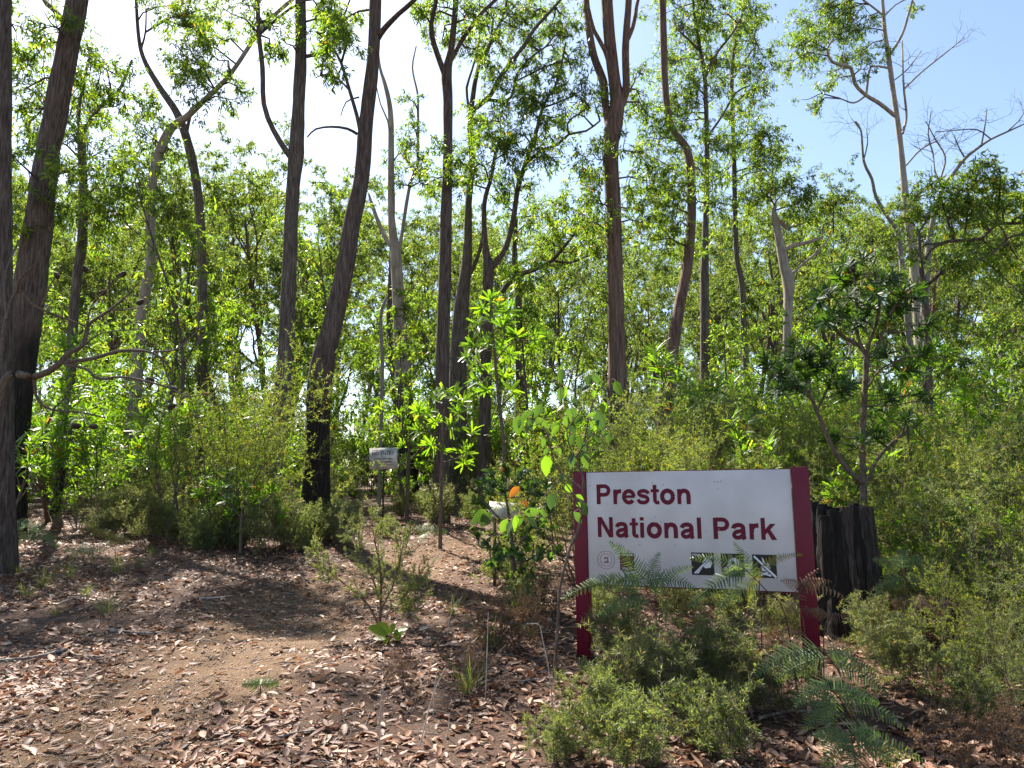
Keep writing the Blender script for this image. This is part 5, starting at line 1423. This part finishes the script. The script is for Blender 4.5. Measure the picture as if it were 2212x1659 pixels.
bracken('tall bracken fern whose arching fronds cross the crest on the park sign', (1424, 1420), [(1420, 1350), (1405, 1300), (1391, 1258)],
        [(1.0, 1215, 1262, -.15, .13), (1.0, 1500, 1245, -.1, .14), (1.0, 1330, 1165, .05, .13), (.97, 1420, 1190, .1, .11), (.95, 1265, 1225, -.05, .13), (.9, 1480, 1200, .1, .09), (.85, 1290, 1300, -.2, .10)], d=5.15, tint=(.1, .7))
bracken('yellow-tipped bracken fern leaning across the black pictogram squares', (1720, 1375), [(1696, 1328), (1652, 1272), (1612, 1232)],
        [(1.0, 1500, 1180, .1, .11), (1.0, 1480, 1290, -.05, .12), (.95, 1590, 1170, .1, .10), (.9, 1540, 1300, -.15, .11), (1.0, 1560, 1235, 0., .10)], d=5.1, tint=(.3, .9))
bracken('golden bracken frond curling up at the right end of the sign panel', (1640, 1390), [(1645, 1340), (1640, 1270), (1645, 1225)], [(1.0, 1725, 1180, .0, .05), (1.0, 1612, 1290, -.1, .06)], mat='fern_gold', d=5.2)
bracken('big bracken fern with layered fronds in front of the right post', (1850, 1530), [(1820, 1470), (1790, 1420), (1775, 1400)],
        [(1.0, 1630, 1425, -.1, .14), (.9, 1670, 1450, .1, .14), (.95, 1900, 1440, .1, .13), (.85, 1830, 1390, .2, .12), (.8, 1930, 1490, -.1, .13), (.7, 1720, 1500, -.2, .12)], d=4.55, tint=(0, .6))
bracken('bracken fern at the verge with one frond hanging straight down', (1860, 1600), [(1840, 1550), (1805, 1500), (1795, 1490)],
        [(1.0, 1775, 1600, -.15, .12), (1.0, 1710, 1495, .0, .11), (1.0, 1900, 1500, .0, .13), (.9, 1960, 1540, -.1, .13), (.85, 1730, 1560, -.1, .12)], d=4.2, tint=(0, .5))
bracken('lowest bracken fern spreading flat over the litter at the road edge', (1850, 1670), [(1845, 1630), (1838, 1585)],
        [(1.0, 1770, 1640, -.1, .12), (1.0, 1960, 1650, -.1, .13), (1.0, 1900, 1560, .1, .13), (.9, 1840, 1690, -.2, .12), (.95, 1760, 1570, .1, .11), (.9, 1990, 1610, .0, .12)], d=3.95, tint=(0, .5))
bracken('withered brown bracken curled in front of the right maroon post', (1745, 1400), [(1735, 1340), (1715, 1290), (1730, 1262)],
        [(1.0, 1690, 1245, .0, .09), (1.0, 1790, 1240, .0, .10), (1.0, 1830, 1275, .05, .09), (.9, 1700, 1320, -.05, .08), (.8, 1790, 1320, .0, .08), (.6, 1690, 1350, .0, .07), (.9, 1760, 1225, .0, .08)], mat='fern_dead', d=5.05, curl=.25, np_=11)
bracken('second withered bracken stalk beside the right post', (1775, 1420), [(1780, 1370), (1790, 1330)], [(1.0, 1845, 1330, .0, .08), (1.0, 1750, 1310, .0, .08), (.8, 1830, 1380, .0, .07)], mat='fern_dead', d=5.25, curl=.3, np_=10)
bracken('bracken fern with silvery sunlit fronds beside the grey gum left of the track', (55, 1195), [(55, 1160), (58, 1140)], [(1.0, 30, 1120, .1, .2), (1.0, 95, 1135, .0, .2), (1.0, 5, 1150, -.1, .2), (.9, 130, 1165, -.2, .2), (1.0, 70, 1115, .3, .18), (.9, 30, 1180, -.2, .17)], tint=(.4, .9))
bracken('yellowing bracken fern on the litter left of the track', (250, 1205), [(248, 1180), (245, 1165)], [(1.0, 205, 1135, .1, .16), (1.0, 285, 1165, .0, .16), (1.0, 225, 1185, -.2, .15), (1.0, 265, 1145, .2, .14)], mat='fern_gold')
bracken('green bracken fern low between two thin stems left of the track', (180, 1215), [(180, 1195)], [(1.0, 140, 1180, .0, .16), (1.0, 225, 1180, .1, .16), (1.0, 180, 1165, .2, .15)])
bracken('dull bracken fern hidden at the far side of the burnt stump', (1960, 1330), [(1955, 1270), (1950, 1230)], [(1.0, 1890, 1200, .0, .15), (1.0, 2010, 1200, .1, .15), (1.0, 1950, 1170, .2, .13), (.9, 1890, 1260, -.2, .13), (.9, 2030, 1260, -.1, .14)], d=6.0, tint=(.4, 1))
bracken('brownish bracken fern under the right-hand thicket', (1990, 1370), [(1990, 1320)], [(1.0, 1930, 1290, .0, .14), (1.0, 2060, 1290, .0, .14), (1.0, 1990, 1270, .2, .12)], mat='fern_dead', d=5.6)
bracken('small bracken fern poking from the litter by the track edge', (565, 1500), [(562, 1480)], [(1.0, 525, 1470, .0, .06), (1.0, 600, 1470, .0, .06), (1.0, 560, 1460, .1, .05)], tint=(.5, .9))
bracken('bracken fern in the gap between the no entry sign and the furrowed gum', (925, 1170), [(925, 1150)], [(1.0, 890, 1135, .0, .2), (1.0, 965, 1140, .1, .2), (1.0, 925, 1120, .3, .18), (1., 900, 1165, -.3, .15)], tint=(.3, .9))

# dead twiggy shrubs
M['dead_fine'] = M['fern_dead']
DK = Kind(fine_shrub('dead_shrub', 'x', .5, 8, .55, .018, 12, 'dead_fine', c=(5, 4, 3), thin=.25, r=.004))
for i, (px, py, s, lab) in enumerate([(1135, 1400, .95, 'dead brown twiggy shrub behind the bent dry stalk'), (1060, 1390, .8, 'dead brown shrub on the litter near the seedling'), (1010, 1480, .5, 'small dead brown tuft among the dry stalks'), (860, 1490, .45, 'grey dead tuft at the edge of the track'),
                                      (1190, 1330, .7, 'dead brown shrub left of the sapling stem'), (1690, 1420, .5, 'dead brown tuft under the right end of the sign'), (2100, 1400, .9, 'dead brown shrub under the right-hand thicket'), (2160, 1640, .6, 'dead greyish tuft at the right-hand verge'), (2050, 1660, .6, 'dead straw-coloured tuft near the lowest bracken')]):
    DK.put(ghit(px, py), i, s, lab, 'dead shrubs on the litter')

# ------------------------------------------------------------------ fallen leaves, gravel, sticks, stalks
def gpath(x, y): return gz(x, y) - .035 * np.exp(-(pathdist(x, y) / .55) ** 2)


LITP = [(.2, .72), (.5, 1.0), (.8, .6)]


def litter(mb_, n, region, dens, L=(.05, .11), lite=False):
    pts = []
    while sum(len(p) for p in pts) < n:
        x, y = region(20000); k = dens(x, y) > RS.random(len(x))
        pts.append(np.stack([x[k], y[k]], 1))
    p = np.concatenate(pts)[:n]
    z = gpath(p[:, 0], p[:, 1]) + RS.uniform(.004, .02, n)
    a = RS.uniform(0, 6.283, n)
    d = np.stack([np.cos(a), np.sin(a), RS.normal(0, .22, n)], 1)
    nr = np.stack([RS.normal(0, .35, n), RS.normal(0, .35, n), np.ones(n)], 1)
    LL = RS.uniform(*L, n)
    if lite:
        mb_.leaves(np.column_stack([p, z]), d, LL, LL * RS.uniform(.26, .52, n), np.clip(RS.beta(2.0, 2.2, n), 0, 1), fold=.2, nrm=nr, curl=.05)
        return
    mb_.blades(np.column_stack([p, z]), d, nr, LL, LL * RS.uniform(.26, .52, n), LITP, np.clip(RS.beta(2.0, 2.2, n), 0, 1), curl=RS.normal(.1, .25, n), fold=.2)


def region(n):
    y = 2.6 + 13.5 * RS.random(n) ** 1.6
    return RS.uniform(-1, 1, n) * (.82 * y + .8), y


def region2(n):
    y = RS.uniform(7.5, 17, n)
    return RS.uniform(-1, 1, n) * (.82 * y + .8), y


def dens(x, y):
    pd = pathdist(x, y)
    return np.clip(.34 + .66 * np.clip((pd - .3) / .7, 0, 1), 0, 1) * (.65 + .35 * np.sin(1.7 * x + 2.1 * np.sin(1.3 * y)))


m = MB(); litter(m, 18000, region2, lambda x, y: np.full(len(x), .9), L=(.04, .11), lite=True); litter(m, 40000, region, dens, L=(.035, .105)); litter(m, 34000, region, dens, L=(.015, .045), lite=True)
o = tag(link('leaf_litter', m.mesh('leaf_litter', M['litter'])), 'carpet of fallen brown gum leaves over the forest floor', 'leaf litter'); o['kind'] = 'stuff'
LM = []
for k in range(14):
    m = MB(); L = RS.uniform(.075, .12)
    m.blades(np.array([[-L / 2, 0, .004]]), np.array([[1., 0, RS.normal(0, .1)]]), np.array([[RS.normal(0, .2), RS.normal(0, .2), 1.]]), L, L * RS.uniform(.28, .42), LITP, [RS.uniform(.25, .95)], curl=RS.normal(.1, .15), fold=.18)
    LM.append(m.mesh('fallen_leaf', M['litter']))
RL = random.Random(9); cnt = 0
while cnt < 300:
    px, py = RL.uniform(380, 2200), RL.uniform(1440, 1659)
    y = None
    p = ghit(px, py)
    if pathdist(p[:1], p[1:2])[0] < .7: continue
    o = link('fallen_leaf', LM[cnt % 14], ground)
    o.location = (p[0], p[1], float(gpath(p[0], p[1])) + RL.uniform(.012, .03)); o.rotation_euler = (RL.uniform(-.3, .3), RL.uniform(-.25, .25), RL.uniform(0, 6.28))
    s = RL.uniform(.8, 1.15); o.scale = (s, s, s); cnt += 1

m = MB(); n = 15000
x, y = region(160000); k = np.exp(-(pathdist(x, y) / .75) ** 2) > RS.random(len(x)); x, y = x[k][:n], y[k][:n]; n = len(x)
r = RS.uniform(.003, .009, n) * (1 + 1.2 * (RS.random(n) < .05))
o8 = np.array([[1, 0, 0], [0, 1, 0], [-1, 0, 0], [0, -1, 0], [0, 0, .8], [0, 0, -.8]], float)
V = np.column_stack([x, y, gpath(x, y) + r * .3])[:, None] + o8[None] * (r[:, None, None] * RS.uniform(.7, 1.3, (n, 6, 1)))
tri = np.array([[0, 1, 4], [1, 2, 4], [2, 3, 4], [3, 0, 4], [1, 0, 5], [2, 1, 5], [3, 2, 5], [0, 3, 5]])
m.add(V, f3=(np.arange(n)[:, None, None] * 6 + tri[None]).reshape(-1, 3))
o = tag(link('track_gravel', m.mesh('track_gravel', M['gravel'], smooth=True)), 'loose tan gravel scattered along the track', 'gravel'); o['kind'] = 'stuff'

m = MB(); n = 2600      # bits of twig lying in the litter
x, y = region(n); a = RS.uniform(0, 3.14, n); ln = RS.uniform(.05, .28, n)
c = np.column_stack([x, y, gpath(x, y) + .012]); d = np.column_stack([np.cos(a), np.sin(a), RS.normal(0, .1, n)])
P = np.stack([c - d * ln[:, None] / 2, c + RS.normal(0, .008, (n, 3)), c + d * ln[:, None] / 2], 1)
m.tubes(P, np.repeat(RS.uniform(.001, .0035, n)[:, None], 3, 1), 4)
o = tag(link('twig_litter', m.mesh('twig_litter', M['stick'], smooth=True)), 'thin broken twigs strewn through the leaf litter', 'twigs'); o['kind'] = 'stuff'


def lying(name, label, cat_, pix, r, mat, group=None, lift=.012):
    pts = [ghit(*p) for p in pix]
    pts = [np.array([q[0], q[1], float(gpath(q[0], q[1])) + lift + RS.uniform(0, .01)]) for q in pts]
    P, R = spline(pts, np.linspace(r, r * .5, len(pts)), .05)
    m = MB(); m.tubes(P, R * (1 + .12 * RS.normal(0, 1, len(R))), 8, rough=.06, cap=True)
    o = link(name, m.mesh(name, mat)); return tag(o, label, cat_, group)


lying('fallen_stick', 'short thick dark stick lying across the track', 'stick', [(240, 1366), (280, 1370), (342, 1372)], .016, M['stick'])
lying('fallen_branch', 'long crooked fallen branch at the left edge of the track', 'branch', [(-60, 1440), (20, 1432), (80, 1425), (140, 1410), (165, 1420), (215, 1424)], .017, M['stick'])
lying('fallen_stick', 'thin forked stick beside the long crooked branch', 'stick', [(10, 1455), (60, 1432), (100, 1420)], .007, M['stick'])
lying('fallen_stick', 'pale broken stick on the sunlit litter beyond the track', 'stick', [(430, 1296), (470, 1294), (500, 1290)], .010, M['stalk'])
lying('fallen_stick', 'slender stick lying on the gravel near the road', 'stick', [(285, 1610), (330, 1590), (365, 1580)], .006, M['stick'])
lying('fallen_stick', 'thin straight twig lying in the litter left of the track', 'stick', [(120, 1310), (160, 1296), (200, 1286)], .006, M['stalk'])
lying('fallen_stick', 'dark rotten stick in the litter near the dry stalks', 'stick', [(600, 1600), (650, 1590), (700, 1585)], .009, M['stick'])
lying('fallen_stick', 'grey twig lying under the sapling', 'stick', [(1120, 1480), (1180, 1470), (1240, 1478)], .007, M['stick'])
lying('fallen_stick', 'grey fallen branch in the litter by the bracken', 'stick', [(1640, 1560), (1700, 1545), (1780, 1540)], .012, M['stick'])


def z1(X, Y): return 745 + .3677 * X, 1084 + .3677 * Y


for i, (lab, pl) in enumerate([('dry grey stalk hooked at the top beside the dead tuft', [(200, 1545), (212, 1180), (240, 1060), (262, 1010)]), ('slanting dry stalk standing in the brown leaves', [(430, 1450), (480, 1270), (520, 1130), (590, 975)]),
                               ('upright dry stalk in front of the dead brown shrub', [(825, 1160), (835, 900), (842, 650)]), ('tall dry stalk bent over sharply at its top', [(1228, 1250), (1200, 1000), (1160, 800), (1148, 735), (1120, 715), (1065, 718)]),
                               ('curved dry stalk over the sunlit litter', [(600, 800), (615, 690), (650, 600), (690, 560)]), ('short pale stalk at the verge among the brown leaves', [(0, 1540), (25, 1400), (45, 1320)]),
                               ('dry straw crossing the hooked stalk', [(310, 1240), (240, 1130), (180, 1055)]), ('thin dry stalk in the shade of the sapling', [(520, 1260), (525, 1100), (545, 985)]), ('short dry stem left of the dead shrub', [(590, 1400), (610, 1320), (612, 1250)])]):
    pix = [z1(*p) for p in pl]; g = ghit(*pix[0]); d = g[1]
    P, R = spline([g - [0, 0, .03]] + [at(x, y, d - .03 * j) for j, (x, y) in enumerate(pix[1:])], np.linspace(.0042, .0022, len(pix)), .04)
    m = MB(); m.tubes(P, R, 6, cap=True)
    o = link('dry_stalk', m.mesh('dry_stalk', M['stalk'], g, True)); o.location = tuple(g); tag(o, lab, 'stalk')

for i, (px, py, lab) in enumerate([(405, 1382, 'round brown gumnut lying near the dark stick'), (606, 1463, 'reddish gumnut on the gravel'), (700, 1446, 'small gumnut at the edge of the track'), (598, 1487, 'pale gumnut beside a curled leaf'), (455, 1376, 'dark gumnut near the middle of the track')]):
    g = ghit(px, py); m = MB(); r = .013
    zz = np.linspace(-1, 1, 7); m.tubes(np.array([[g[0], g[1], g[2] + r * .6 + r * q_] for q_ in zz])[None], (r * np.sqrt(np.maximum(1 - zz ** 2, .05)) * np.array([1, 1, 1, 1, .95, .9, 1.5]))[None], 10, cap=True)
    o = link('gumnut', m.mesh('gumnut', M['nut'], g, True)); o.location = tuple(g); tag(o, lab, 'gumnut')
